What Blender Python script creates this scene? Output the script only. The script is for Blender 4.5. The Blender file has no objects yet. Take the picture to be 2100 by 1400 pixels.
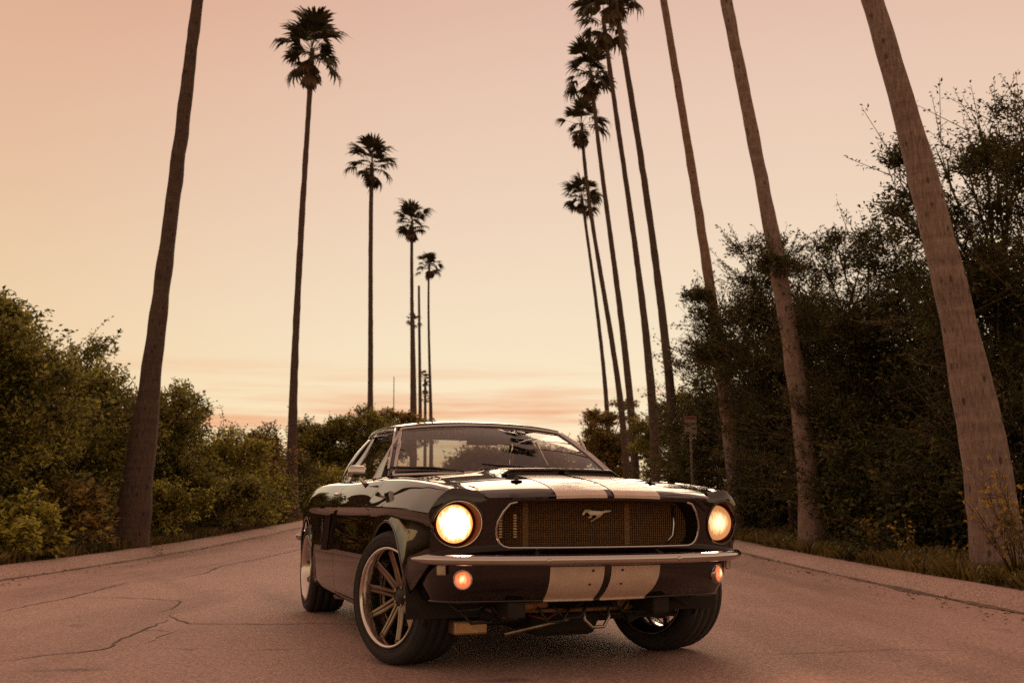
import bpy, math, random
import numpy as np
from mathutils import Vector, Matrix, noise
from mathutils.geometry import delaunay_2d_cdt
PI = math.pi
random.seed(7)
RNG = np.random.default_rng(7)
S = bpy.context.scene
COL = S.collection

# ------------------------------------------------------------------ camera
CAM_H, PITCH, FPX = 0.763, 0.1769, 1946.2          # eye height (m), upward pitch, focal length in photo pixels (2100 wide)
cd = bpy.data.cameras.new('camera')
cam = bpy.data.objects.new('camera', cd); COL.objects.link(cam)
cam.location = (0, 0, CAM_H)
cam.rotation_euler = (PI / 2 + PITCH, 0, 0)
cd.sensor_width = 36.0; cd.lens = 36.0 * FPX / 2100.0
cd.clip_start = 0.05; cd.clip_end = 5000
cd.dof.use_dof = True; cd.dof.focus_distance = 4.75; cd.dof.aperture_fstop = 4.5
S.camera = cam

# ------------------------------------------------------------------ colour management, sky, sun
S.view_settings.view_transform = 'Standard'
S.view_settings.look = 'None'
S.view_settings.exposure = 0.0
S.view_settings.gamma = 1.0
S.view_settings.use_curve_mapping = False
S.cycles.use_denoising = False
S.cycles.max_bounces = 8
S.cycles.transparent_max_bounces = 24
S.cycles.sample_clamp_indirect = 6.0

def lin(r, g, b):
    f = lambda c: (c / 255 / 12.92) if c / 255 <= 0.04045 else ((c / 255 + 0.055) / 1.055) ** 2.4
    return (f(r), f(g), f(b), 1.0)

SUN_AZ, SUN_EL = math.radians(13.0), math.radians(3.0)      # the glow lies just right of the road's end
world = bpy.data.worlds.new('World'); S.world = world
world.use_nodes = True
nt = world.node_tree; N = nt.nodes; LK = nt.links
N.clear()
def wnode(t, **k):
    n = N.new(t)
    for a, b in k.items(): setattr(n, a, b)
    return n
out = wnode('ShaderNodeOutputWorld'); bg = wnode('ShaderNodeBackground')
tc = wnode('ShaderNodeTexCoord'); sep = wnode('ShaderNodeSeparateXYZ')
LK.new(tc.outputs['Generated'], sep.inputs[0])
ramp = wnode('ShaderNodeValToRGB')
mr = wnode('ShaderNodeMapRange'); mr.inputs[1].default_value = -0.1; mr.inputs[2].default_value = 1.0
LK.new(sep.outputs['Z'], mr.inputs[0]); LK.new(mr.outputs[0], ramp.inputs[0])
stops = [(-0.10, (215, 148, 98)), (0.0, (250, 186, 120)), (0.05, (253, 215, 157)), (0.10, (248, 219, 173)), (0.19, (241, 210, 171)),
         (0.30, (234, 196, 163)), (0.42, (228, 183, 154)), (0.52, (220, 169, 143)), (0.75, (217, 167, 143)), (1.0, (217, 168, 146))]
el = ramp.color_ramp.elements
while len(el) > 1: el.remove(el[-1])
for i, (z, c) in enumerate(stops):
    e = el[0] if i == 0 else el.new((z + 0.1) / 1.1)
    e.position = (z + 0.1) / 1.1; e.color = lin(*c)
# warm glow over the place where the sun went down
dot = wnode('ShaderNodeVectorMath', operation='DOT_PRODUCT')
dot.inputs[1].default_value = (math.sin(SUN_AZ) * math.cos(SUN_EL + .05), math.cos(SUN_AZ) * math.cos(SUN_EL + .05), math.sin(SUN_EL + .05))
LK.new(tc.outputs['Generated'], dot.inputs[0])
gl = wnode('ShaderNodeMapRange'); gl.interpolation_type = 'SMOOTHSTEP'
gl.inputs[1].default_value = 0.70; gl.inputs[2].default_value = 1.0; gl.inputs[3].default_value = 0.0; gl.inputs[4].default_value = 1.0
LK.new(dot.outputs['Value'], gl.inputs[0])
addg = wnode('ShaderNodeMixRGB', blend_type='ADD'); addg.inputs[2].default_value = (0.05, 0.12, 0.145, 1)
LK.new(gl.outputs[0], addg.inputs[0]); LK.new(ramp.outputs[0], addg.inputs[1])
# broad falloff away from the sunset: the opposite sky is a duller pink
fo = wnode('ShaderNodeMapRange'); fo.inputs[1].default_value = -1.0; fo.inputs[2].default_value = 1.0
fo.inputs[3].default_value = 0.84; fo.inputs[4].default_value = 1.0
LK.new(dot.outputs['Value'], fo.inputs[0])
# thin salmon cloud streaks low over the horizon
mp = wnode('ShaderNodeMapping'); mp.inputs['Scale'].default_value = (1.5, 1.5, 25.0)
LK.new(tc.outputs['Generated'], mp.inputs[0])
nz = wnode('ShaderNodeTexNoise'); nz.inputs['Scale'].default_value = 2.3; nz.inputs['Detail'].default_value = 7; nz.inputs['Roughness'].default_value = .58
LK.new(mp.outputs[0], nz.inputs['Vector'])
cr = wnode('ShaderNodeValToRGB'); cr.color_ramp.elements[0].position = 0.47; cr.color_ramp.elements[1].position = 0.72
LK.new(nz.outputs['Fac'], cr.inputs[0])
band = wnode('ShaderNodeValToRGB'); be = band.color_ramp.elements
be[0].position = 0.0; be[0].color = (0.8, 0.8, 0.8, 1); be[1].position = 0.16; be[1].color = (0, 0, 0, 1)
b2 = be.new(0.10); b2.color = (0.9, 0.9, 0.9, 1)
LK.new(sep.outputs['Z'], band.inputs[0])
mm = wnode('ShaderNodeMath', operation='MULTIPLY'); LK.new(cr.outputs[0], mm.inputs[0]); LK.new(band.outputs[0], mm.inputs[1])
mm2 = wnode('ShaderNodeMath', operation='MULTIPLY'); LK.new(mm.outputs[0], mm2.inputs[0]); mm2.inputs[1].default_value = 1.0
mixc = wnode('ShaderNodeMixRGB'); mixc.inputs[2].default_value = lin(238, 158, 112)
LK.new(mm2.outputs[0], mixc.inputs[0]); LK.new(addg.outputs[0], mixc.inputs[1])
mul = wnode('ShaderNodeMixRGB', blend_type='MULTIPLY'); mul.inputs[0].default_value = 1
LK.new(mixc.outputs[0], mul.inputs[1]); LK.new(fo.outputs[0], mul.inputs[2])
LK.new(mul.outputs[0], bg.inputs['Color']); bg.inputs['Strength'].default_value = 1.0
LK.new(bg.outputs[0], out.inputs[0])

sd = bpy.data.lights.new('sun', 'SUN'); sd.energy = 1.6; sd.angle = math.radians(42); sd.color = (1.0, 0.70, 0.46)
sun = bpy.data.objects.new('sun', sd); COL.objects.link(sun)
SL_AZ, SL_EL = math.radians(5), math.radians(15)      # centre of the broad afterglow that does the lighting
sun.rotation_euler = Vector((-math.sin(SL_AZ) * math.cos(SL_EL), -math.cos(SL_AZ) * math.cos(SL_EL), -math.sin(SL_EL))).to_track_quat('-Z', 'Y').to_euler()

# ------------------------------------------------------------------ helpers
def tag(o, label=None, cat=None, group=None, kind=None):
    if label: o['label'] = label
    if cat: o['category'] = cat
    if group: o['group'] = group
    if kind: o['kind'] = kind
    return o
def empty(name, loc=(0, 0, 0), rot=(0, 0, 0), parent=None):
    o = bpy.data.objects.new(name, None); COL.objects.link(o)
    o.location = loc; o.rotation_euler = rot; o.empty_display_size = 0.2
    if parent: o.parent = parent
    return o
def link(name, me, parent=None, loc=None, rot=None):
    o = bpy.data.objects.new(name, me); COL.objects.link(o)
    if parent: o.parent = parent
    if loc is not None: o.location = loc
    if rot is not None: o.rotation_euler = rot
    return o
def at(u, v, Y):
    """the point at depth Y seen at photo pixel (u, v)"""
    a, b = (u - 1050) / FPX, (700 - v) / FPX
    dy = math.cos(PITCH) - b * math.sin(PITCH); dz = math.sin(PITCH) + b * math.cos(PITCH)
    return Vector((a * Y / dy, Y, CAM_H + dz * Y / dy))
PROF_Y = np.array([-100, 9, 13, 17.4, 21, 26, 32, 40, 60, 100, 200, 3000.])
PROF_Z = np.array([0, 0, .03, .09, .19, .34, .52, .74, 1.1, 1.5, 1.8, 1.8])
def road_z(y):
    y = float(y)
    return float(sum(np.interp(y + d, PROF_Y, PROF_Z) for d in (-1.5, -.75, 0, .75, 1.5)) / 5)
XL, XR = -5.62, 3.86           # the two edges of the carriageway
def ground_z(x, y):
    z = road_z(y)
    if x < XL - .38: return z + .11 + min(.5, (XL - .38 - x) * .05)
    if x > XR + .38: return z + .11 + min(.5, (x - XR - .38) * .05)
    return z

class MB:
    def __init__(s): s.v = []; s.f = []
    def add(s, v, f):
        o = len(s.v); s.v += [tuple(p) for p in v]; s.f += [tuple(i + o for i in q) for q in f]; return s
    def box(s, c, d, rot=None, taper=1.0):
        x, y, z = d[0] / 2, d[1] / 2, d[2] / 2
        P = [Vector((a * x * (taper if k > 0 else 1), b * y * (taper if k > 0 else 1), k * z)) for k in (-1, 1) for a, b in ((-1, -1), (1, -1), (1, 1), (-1, 1))]
        if rot is not None: P = [rot @ p for p in P]
        c = Vector(c)
        return s.add([p + c for p in P], [(3, 2, 1, 0), (4, 5, 6, 7), (0, 1, 5, 4), (1, 2, 6, 5), (2, 3, 7, 6), (3, 0, 4, 7)])
    def tube(s, pts, r, n=8, caps=True, sq=None):
        pts = [Vector(p) for p in pts]; k = len(pts)
        rr = r if hasattr(r, '__len__') else [r] * k
        V = []; up = None
        for i, p in enumerate(pts):
            t = (pts[min(i + 1, k - 1)] - pts[max(i - 1, 0)]).normalized()
            if up is None:
                up = Vector((0, 0, 1)) if abs(t.z) < .9 else Vector((1, 0, 0))
            a = (up - t * up.dot(t)).normalized(); b = t.cross(a); up = a
            for j in range(n):
                w = 2 * PI * j / n
                V.append(p + (a * math.cos(w) + b * math.sin(w)) * rr[i])
        F = [(i * n + j, i * n + (j + 1) % n, (i + 1) * n + (j + 1) % n, (i + 1) * n + j) for i in range(k - 1) for j in range(n)]
        if caps: F += [tuple(range(n - 1, -1, -1)), tuple((k - 1) * n + j for j in range(n))]
        return s.add(V, F)
    def lathe(s, prof, n=32, axis='x', c=(0, 0, 0), closed=False):
        V = []
        for h, r in prof:
            for j in range(n):
                w = 2 * PI * j / n; a, b = r * math.cos(w), r * math.sin(w)
                p = {'x': (h, a, b), 'y': (a, h, b), 'z': (a, b, h)}[axis]
                V.append((p[0] + c[0], p[1] + c[1], p[2] + c[2]))
        k = len(prof); e = k if closed else k - 1
        F = [(i * n + j, i * n + (j + 1) % n, ((i + 1) % k) * n + (j + 1) % n, ((i + 1) % k) * n + j) for i in range(e) for j in range(n)]
        return s.add(V, F)
    def disc(s, r, n=24, axis='x', c=(0, 0, 0), dome=0.0):
        prof = [(dome * (1 - (q * q)), max(r * q, 1e-4)) for q in (1, .8, .55, .3, .02)]
        return s.lathe(prof, n, axis, c)
    def grid(s, fn, nu, nv):
        V = [fn(i / nu, j / nv) for j in range(nv + 1) for i in range(nu + 1)]
        F = [(j * (nu + 1) + i, j * (nu + 1) + i + 1, (j + 1) * (nu + 1) + i + 1, (j + 1) * (nu + 1) + i) for j in range(nv) for i in range(nu)]
        return s.add(V, F)
    def mirror(s):
        o = len(s.v); s.v += [(-x, y, z) for x, y, z in s.v]
        s.f += [tuple(i + o for i in reversed(q)) for q in s.f]; return s
    def build(s, name, m, parent=None, smooth=False, loc=None, rot=None, bevel=0.0, seg=2, solid=0.0):
        me = bpy.data.meshes.new(name); me.from_pydata([tuple(p) for p in s.v], [], s.f); me.validate()
        me.materials.append(m)
        if smooth: me.polygons.foreach_set('use_smooth', [True] * len(me.polygons))
        o = link(name, me, parent, loc, rot)
        if solid:
            md = o.modifiers.new('solid', 'SOLIDIFY'); md.thickness = solid; md.offset = -1
        if bevel:
            md = o.modifiers.new('bevel', 'BEVEL'); md.width = bevel; md.segments = seg; md.limit_method = 'ANGLE'; md.angle_limit = .6
        return o

def bars(pairs, w, h=None):
    """straight square bars between point pairs"""
    m = MB()
    for a, b in pairs:
        a, b = Vector(a), Vector(b); d = b - a
        m.box((a + b) / 2, (w, h or w, d.length), d.to_track_quat('Z', 'Y').to_matrix())
    return m

def inpoly(P, poly):
    x, y = P[:, 0], P[:, 1]; r = np.zeros(len(P), bool); n = len(poly)
    for i in range(n):
        (x0, y0), (x1, y1) = poly[i], poly[(i + 1) % n]
        if y0 == y1: continue
        c = ((y0 > y) != (y1 > y)) & (x < (x1 - x0) * (y - y0) / (y1 - y0) + x0)
        r ^= c
    return r
def resample(poly, step):
    o = []
    for i in range(len(poly)):
        a, b = np.array(poly[i], float), np.array(poly[(i + 1) % len(poly)], float)
        k = max(1, int(round(np.linalg.norm(b - a) / step)))
        o += [tuple(a + (b - a) * j / k) for j in range(k)]
    return o
def panel(outer, holes, step, fmap, ref, flange=0.012, lines=()):
    """sheet over a 2-D outline with holes, mapped into space, with a turned-in edge"""
    loops = [resample(outer, step)] + [resample(h, step * .8) for h in holes]
    pts, ed = [], []
    for lp in loops:
        o = len(pts); pts += lp; ed += [(o + i, o + (i + 1) % len(lp)) for i in range(len(lp))]
    for ln in lines:       # feature lines kept as edges of the sheet
        keep_ = inpoly(np.array(ln), loops[0])
        for h in loops[1:]: keep_ &= ~inpoly(np.array(ln), h)
        run = [tuple(p) if k_ else None for p, k_ in zip(ln, keep_)]
        prev = None
        for p in run:
            if p is None: prev = None; continue
            pts.append(p); i_ = len(pts) - 1
            if prev is not None: ed.append((prev, i_))
            prev = i_
    A = np.array(pts); lo, hi = A.min(0), A.max(0)
    gx, gy = np.meshgrid(np.arange(lo[0] + step / 2, hi[0], step), np.arange(lo[1] + step / 2, hi[1], step))
    gx[1::2] += step * .3
    Gp = np.stack([gx.ravel(), gy.ravel()], 1)
    ok = inpoly(Gp, loops[0])
    for h in loops[1:]: ok &= ~inpoly(Gp, h)
    Gp = Gp[ok]
    if len(Gp):
        d = np.min(np.linalg.norm(Gp[:, None] - A[None], axis=2), axis=1); Gp = Gp[d > step * .45]
    allp = [Vector(p) for p in pts] + [Vector(p) for p in Gp]
    r = delaunay_2d_cdt(allp, ed, [], 0, 1e-6, False)
    P2 = np.array([tuple(v) for v in r[0]]); T = [tuple(f) for f in r[2]]
    C = np.array([P2[list(t)].mean(0) for t in T]); ok = inpoly(C, loops[0])
    for h in loops[1:]: ok &= ~inpoly(C, h)
    T = [t for t, k in zip(T, ok) if k]
    used = sorted({i for t in T for i in t}); mp_ = {o: i for i, o in enumerate(used)}
    T = [tuple(mp_[i] for i in t) for t in T]
    V = np.array([fmap(*P2[i]) for i in used])
    Ta = np.array(T)
    n = np.cross(V[Ta[:, 1]] - V[Ta[:, 0]], V[Ta[:, 2]] - V[Ta[:, 0]])
    c = V[Ta].mean(1) - np.array(ref)
    if (n * c).sum() < 0: Ta = Ta[:, ::-1]; n = -n
    vn = np.zeros_like(V)
    for k in range(3): np.add.at(vn, Ta[:, k], n)
    vn /= np.linalg.norm(vn, axis=1)[:, None] + 1e-12
    m = MB(); m.add(V, [tuple(map(int, t)) for t in Ta])
    if flange:
        cnt = {}
        for t in Ta:
            for a, b in ((t[0], t[1]), (t[1], t[2]), (t[2], t[0])): cnt[(int(a), int(b))] = 1
        be_ = [(a, b) for (a, b) in cnt if (b, a) not in cnt]
        vi = {}
        fv, ff = [], []
        def g(i):
            if i not in vi:
                vi[i] = len(fv); fv.append(V[i]); fv.append(V[i] - vn[i] * flange)
            return vi[i]
        for a, b in be_:
            i, j = g(a), g(b); ff.append((j, i, i + 1, j + 1))
        m.add(fv, ff)
    m.top = (V, Ta, vn)
    return m
def cinterp(t, ts, vs):
    """smooth interpolation of rows vs at ts"""
    ts = np.asarray(ts, float); vs = np.asarray(vs, float)
    t = min(max(t, ts[0]), ts[-1]); i = int(min(max(np.searchsorted(ts, t) - 1, 0), len(ts) - 2))
    h = ts[i + 1] - ts[i]; u = (t - ts[i]) / h
    def m(k):
        if k == 0: return (vs[1] - vs[0]) / (ts[1] - ts[0])
        if k == len(ts) - 1: return (vs[-1] - vs[-2]) / (ts[-1] - ts[-2])
        return (vs[k + 1] - vs[k - 1]) / (ts[k + 1] - ts[k - 1])
    a, b = m(i) * h, m(i + 1) * h
    return (2 * u**3 - 3 * u**2 + 1) * vs[i] + (u**3 - 2 * u**2 + u) * a + (-2 * u**3 + 3 * u**2) * vs[i + 1] + (u**3 - u**2) * b

# ------------------------------------------------------------------ materials
def mat(name, base, rough=.5, metal=0.0, var=0.0, scale=8.0, bump=0.0, bscale=60.0, coat=0.0, coat_rough=.03, spec=.5, dark=None, coord='Object', detail=6, em=None, ems=0.0):
    m = bpy.data.materials.new(name); m.use_nodes = True
    t = m.node_tree; n = t.nodes; l = t.links; b = n['Principled BSDF']
    base = tuple(base[:3]) + (1,)
    b.inputs['Base Color'].default_value = base; b.inputs['Roughness'].default_value = rough
    b.inputs['Metallic'].default_value = metal; b.inputs['Coat Weight'].default_value = coat
    b.inputs['Coat Roughness'].default_value = coat_rough; b.inputs['Specular IOR Level'].default_value = spec
    if em: b.inputs['Emission Color'].default_value = tuple(em[:3]) + (1,); b.inputs['Emission Strength'].default_value = ems
    tcn = n.new('ShaderNodeTexCoord')
    if var or dark:
        nz_ = n.new('ShaderNodeTexNoise'); nz_.inputs['Scale'].default_value = scale; nz_.inputs['Detail'].default_value = detail
        l.new(tcn.outputs[coord], nz_.inputs['Vector'])
        r_ = n.new('ShaderNodeValToRGB'); r_.color_ramp.elements[0].position = .3; r_.color_ramp.elements[1].position = .7
        d_ = dark or tuple(c * (1 - var) for c in base[:3])
        r_.color_ramp.elements[0].color = tuple(d_[:3]) + (1,); r_.color_ramp.elements[1].color = tuple(min(1, c * (1 + var * .6)) for c in base[:3]) + (1,)
        l.new(nz_.outputs['Fac'], r_.inputs[0]); l.new(r_.outputs[0], b.inputs['Base Color'])
    if bump:
        nb = n.new('ShaderNodeTexNoise'); nb.inputs['Scale'].default_value = bscale; nb.inputs['Detail'].default_value = 4
        l.new(tcn.outputs[coord], nb.inputs['Vector'])
        bp = n.new('ShaderNodeBump'); bp.inputs['Strength'].default_value = bump; bp.inputs['Distance'].default_value = .01
        l.new(nb.outputs['Fac'], bp.inputs['Height']); l.new(bp.outputs[0], b.inputs['Normal'])
    return m
def leaf_mat(name, c0, c1, trans=.35, scale=1.2):
    m = bpy.data.materials.new(name); m.use_nodes = True
    t = m.node_tree; n = t.nodes; l = t.links; n.clear()
    o = n.new('ShaderNodeOutputMaterial'); tcn = n.new('ShaderNodeTexCoord')
    nz_ = n.new('ShaderNodeTexNoise'); nz_.inputs['Scale'].default_value = scale; nz_.inputs['Detail'].default_value = 3
    l.new(tcn.outputs['Object'], nz_.inputs['Vector'])
    at_ = n.new('ShaderNodeAttribute'); at_.attribute_name = 'rnd'
    ad = n.new('ShaderNodeMath'); ad.operation = 'MULTIPLY_ADD'; ad.inputs[1].default_value = .55
    l.new(at_.outputs['Fac'], ad.inputs[0]); l.new(nz_.outputs['Fac'], ad.inputs[2])
    r_ = n.new('ShaderNodeValToRGB'); r_.color_ramp.elements[0].position = .50; r_.color_ramp.elements[1].position = 1.0
    r_.color_ramp.elements[0].color = tuple(c0) + (1,); r_.color_ramp.elements[1].color = tuple(c1) + (1,)
    l.new(ad.outputs[0], r_.inputs[0])
    d = n.new('ShaderNodeBsdfPrincipled'); d.inputs['Roughness'].default_value = .5; d.inputs['Specular IOR Level'].default_value = .4
    tr = n.new('ShaderNodeBsdfTranslucent'); mx = n.new('ShaderNodeMixShader'); mx.inputs[0].default_value = trans
    l.new(r_.outputs[0], d.inputs['Base Color']); l.new(r_.outputs[0], tr.inputs['Color'])
    l.new(d.outputs[0], mx.inputs[1]); l.new(tr.outputs[0], mx.inputs[2]); l.new(mx.outputs[0], o.inputs[0])
    return m
def glass_mat(name, tint, refl=1.5, rough=.0):
    m = bpy.data.materials.new(name); m.use_nodes = True
    t = m.node_tree; n = t.nodes; l = t.links; n.clear()
    o = n.new('ShaderNodeOutputMaterial'); tr = n.new('ShaderNodeBsdfTransparent'); tr.inputs[0].default_value = tuple(tint) + (1,)
    g = n.new('ShaderNodeBsdfGlossy'); g.inputs['Roughness'].default_value = rough
    f = n.new('ShaderNodeFresnel'); ge = n.new('ShaderNodeNewGeometry')
    iv = n.new('ShaderNodeMapRange'); iv.inputs[3].default_value = refl; iv.inputs[4].default_value = 1 / refl
    l.new(ge.outputs['Backfacing'], iv.inputs[0]); l.new(iv.outputs[0], f.inputs[0])
    mx = n.new('ShaderNodeMixShader'); l.new(f.outputs[0], mx.inputs[0]); l.new(tr.outputs[0], mx.inputs[1]); l.new(g.outputs[0], mx.inputs[2])
    l.new(mx.outputs[0], o.inputs[0])
    return m
M = {}
M['paint'] = mat('car_paint', (.0050, .0026, .0020), .4, 0, coat=1.0, coat_rough=.012, spec=.0, bump=.004, bscale=5)
M['paint'].node_tree.nodes['Principled BSDF'].inputs['Coat IOR'].default_value = 1.68
M['stripe'] = mat('stripe_vinyl', (.64, .54, .45), .35, 0, var=.10, scale=14, coat=.5, coat_rough=.08)
M['chrome'] = mat('chrome', (.50, .48, .47), .08, 1.0, bump=.03, bscale=14)
M['alloy'] = mat('polished_alloy', (.66, .62, .58), .16, 1.0, bump=.05, bscale=30)
M['bronze'] = mat('spoke_metal', (.24, .18, .14), .28, .95, var=.2, scale=20)
M['black'] = mat('black_plastic', (.012, .011, .010), .45)
M['rubber'] = mat('tyre_rubber', (.022, .019, .018), .75, 0, var=.35, scale=12, bump=.25, bscale=120)
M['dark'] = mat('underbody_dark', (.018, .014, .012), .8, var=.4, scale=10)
M['rust'] = mat('rusty_steel', (.30, .17, .085), .6, .35, var=.5, scale=18, bump=.3, bscale=60)
M['steel'] = mat('bare_steel', (.45, .38, .31), .35, .9, var=.3, scale=20)
M['interior'] = mat('interior_vinyl', (.028, .022, .020), .55, var=.2, scale=20, bump=.1, bscale=90)
M['dash'] = mat('dash_pad', (.045, .020, .016), .5, var=.2, scale=20)
M['mesh'] = mat('grille_mesh', (.27, .155, .07), .5, .4)
M['radiator'] = mat('radiator_core', (.16, .09, .04), .6, .2, var=.3, scale=30)
M['brass'] = mat('radiator_tank', (.50, .33, .18), .4, .7, var=.2, scale=30)
M['wsglass'] = glass_mat('windscreen_glass', (.66, .64, .61), 1.75)
M['glass'] = glass_mat('side_glass', (.80, .78, .74), 1.6)
def lens_mat(name, c_edge, s_edge, c_mid, s_mid, r0=.012, r1=.095):
    m = bpy.data.materials.new(name); m.use_nodes = True
    t = m.node_tree; n = t.nodes; l = t.links; b = n['Principled BSDF']
    b.inputs['Base Color'].default_value = (.6, .5, .4, 1); b.inputs['Roughness'].default_value = .15
    tcn = n.new('ShaderNodeTexCoord'); ln = n.new('ShaderNodeVectorMath'); ln.operation = 'LENGTH'
    mp_ = n.new('ShaderNodeMapping'); mp_.inputs['Scale'].default_value = (1, 0, 1)
    l.new(tcn.outputs['Object'], mp_.inputs[0]); l.new(mp_.outputs[0], ln.inputs[0])
    nz_ = n.new('ShaderNodeTexNoise'); nz_.inputs['Scale'].default_value = 1; nz_.inputs['Detail'].default_value = 3
    fl = n.new('ShaderNodeMapping'); fl.inputs['Scale'].default_value = (95, 1, 22); l.new(tcn.outputs['Object'], fl.inputs[0]); l.new(fl.outputs[0], nz_.inputs['Vector'])
    ad = n.new('ShaderNodeMath'); ad.operation = 'MULTIPLY_ADD'; ad.inputs[1].default_value = .05
    l.new(nz_.outputs['Fac'], ad.inputs[0]); l.new(ln.outputs['Value'], ad.inputs[2])
    mr_ = n.new('ShaderNodeMapRange'); mr_.inputs[1].default_value = r0; mr_.inputs[2].default_value = r1
    l.new(ad.outputs[0], mr_.inputs[0])
    mx = n.new('ShaderNodeMixRGB'); mx.inputs[1].default_value = tuple(x * s_mid for x in c_mid) + (1,); mx.inputs[2].default_value = tuple(x * s_edge for x in c_edge) + (1,)
    l.new(mr_.outputs[0], mx.inputs[0]); l.new(mx.outputs[0], b.inputs['Emission Color']); b.inputs['Emission Strength'].default_value = 1
    return m
M['lens_bright'] = lens_mat('headlight_lens_bright', (1, .36, .085), 1.5, (1, .62, .34), 9.0, .050, .104)
M['lens_dim'] = lens_mat('headlight_lens_dim', (.90, .34, .095), .55, (1, .62, .30), 3.4, .018, .085)
M['signal'] = lens_mat('signal_lens', (1.0, .15, .035), .8, (1, .50, .24), 3.2, .012, .050)
M['tail'] = mat('tail_lens', (.25, .01, .01), .2)
M['bucket'] = mat('headlight_bucket', (.085, .022, .007), .6, .0, spec=.08)

def asphalt():
    m = bpy.data.materials.new('asphalt'); m.use_nodes = True
    t = m.node_tree; n = t.nodes; l = t.links; b = n['Principled BSDF']
    tcn = n.new('ShaderNodeTexCoord')
    def nz(sc, det, vec=None, rough=.6):
        q = n.new('ShaderNodeTexNoise'); q.inputs['Scale'].default_value = sc; q.inputs['Detail'].default_value = det; q.inputs['Roughness'].default_value = rough
        l.new(vec or tcn.outputs['Object'], q.inputs['Vector']); return q.outputs['Fac']
    def rp(src, stops_):
        r_ = n.new('ShaderNodeValToRGB'); e = r_.color_ramp.elements
        for i, (p, c) in enumerate(stops_):
            k = e[i] if i < 2 else e.new(p)
            k.position = p; k.color = tuple(c) + (1,) if len(c) == 3 else c
        l.new(src, r_.inputs[0]); return r_.outputs[0]
    def mix(bt, f, a, c):
        q = n.new('ShaderNodeMixRGB'); q.blend_type = bt
        for s_, v in ((0, f), (1, a), (2, c)):
            if hasattr(v, 'is_output'): l.new(v, q.inputs[s_])
            else: q.inputs[s_].default_value = v
        return q.outputs[0]
    big = rp(nz(.35, 5), [(.3, (.385, .270, .234)), (.7, (.485, .350, .305))])
    fine = rp(nz(46, 7, rough=.9), [(.36, (.42, .40, .39)), (.64, (1.46, 1.42, 1.41))])
    c = mix('MULTIPLY', 1.0, big, fine)
    # single pale and dark stones
    vo = n.new('ShaderNodeTexVoronoi'); vo.inputs['Scale'].default_value = 70; l.new(tcn.outputs['Object'], vo.inputs['Vector'])
    st = rp(vo.outputs['Color'], [(.15, (.55, .55, .55)), (.85, (1.35, 1.33, 1.3))])
    c = mix('MULTIPLY', .55, c, st)
    # oil and tyre stains drawn out along the road
    mp_ = n.new('ShaderNodeMapping'); mp_.inputs['Scale'].default_value = (1.0, .16, 1); l.new(tcn.outputs['Object'], mp_.inputs[0])
    stn = rp(nz(.9, 6, mp_.outputs[0]), [(.36, (.62, .59, .58)), (.52, (1, 1, 1))])
    c = mix('MULTIPLY', .7, c, stn)
    sp = rp(nz(2.6, 3), [(.24, (.40, .37, .35)), (.34, (1, 1, 1))])
    c = mix('MULTIPLY', .8, c, sp)
    # worn tyre band and single oil spots: centre, angle, half length, half width, depth
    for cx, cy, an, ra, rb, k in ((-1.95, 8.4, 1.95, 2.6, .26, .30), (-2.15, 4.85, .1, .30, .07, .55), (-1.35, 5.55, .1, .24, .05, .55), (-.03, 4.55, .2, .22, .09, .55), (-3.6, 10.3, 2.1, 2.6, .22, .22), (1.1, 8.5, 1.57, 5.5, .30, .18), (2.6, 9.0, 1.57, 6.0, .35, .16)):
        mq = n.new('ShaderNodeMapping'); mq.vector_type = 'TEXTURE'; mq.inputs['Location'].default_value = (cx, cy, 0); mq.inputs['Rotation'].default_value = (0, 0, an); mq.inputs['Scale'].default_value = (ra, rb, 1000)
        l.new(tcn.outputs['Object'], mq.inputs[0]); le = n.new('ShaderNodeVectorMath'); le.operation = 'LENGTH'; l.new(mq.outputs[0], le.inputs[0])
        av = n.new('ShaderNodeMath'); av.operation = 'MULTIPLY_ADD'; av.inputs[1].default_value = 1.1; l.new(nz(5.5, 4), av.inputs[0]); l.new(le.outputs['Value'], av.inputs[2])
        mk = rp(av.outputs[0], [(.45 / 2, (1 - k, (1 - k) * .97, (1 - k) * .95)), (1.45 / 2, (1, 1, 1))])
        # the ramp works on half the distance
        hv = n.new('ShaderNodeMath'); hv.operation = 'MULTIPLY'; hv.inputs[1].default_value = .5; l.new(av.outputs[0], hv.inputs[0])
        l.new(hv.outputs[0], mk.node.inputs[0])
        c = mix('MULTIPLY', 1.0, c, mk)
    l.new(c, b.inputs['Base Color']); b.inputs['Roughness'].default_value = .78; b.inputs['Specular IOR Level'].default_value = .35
    bp = n.new('ShaderNodeBump'); bp.inputs['Strength'].default_value = .55; bp.inputs['Distance'].default_value = .006
    l.new(vo.outputs['Distance'], bp.inputs['Height'])
    bp2 = n.new('ShaderNodeBump'); bp2.inputs['Strength'].default_value = .5; bp2.inputs['Distance'].default_value = .006
    l.new(nz(120, 5, rough=.7), bp2.inputs['Height']); l.new(bp.outputs[0], bp2.inputs['Normal']); l.new(bp2.outputs[0], b.inputs['Normal'])
    return m
M['asphalt'] = asphalt()
M['kerb'] = mat('kerb_asphalt', (.44, .31, .255), .85, var=.15, scale=7, bump=.6, bscale=80, dark=(.31, .215, .175), detail=9)
M['gutter'] = mat('gutter_dirt_shade', (.16, .11, .08), .9, var=.5, scale=9, bump=.5, bscale=60)
M['crack'] = mat('crack', (.12, .078, .060), .95, var=.3, scale=10)
M['scratch'] = mat('scratch', (.44, .34, .29), .9, var=.2, scale=30)
M['soil'] = mat('verge_soil', (.095, .062, .035), .95, var=.4, scale=2.2, bump=.8, bscale=25, dark=(.045, .040, .016), detail=9)
M['trunk'] = None
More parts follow.
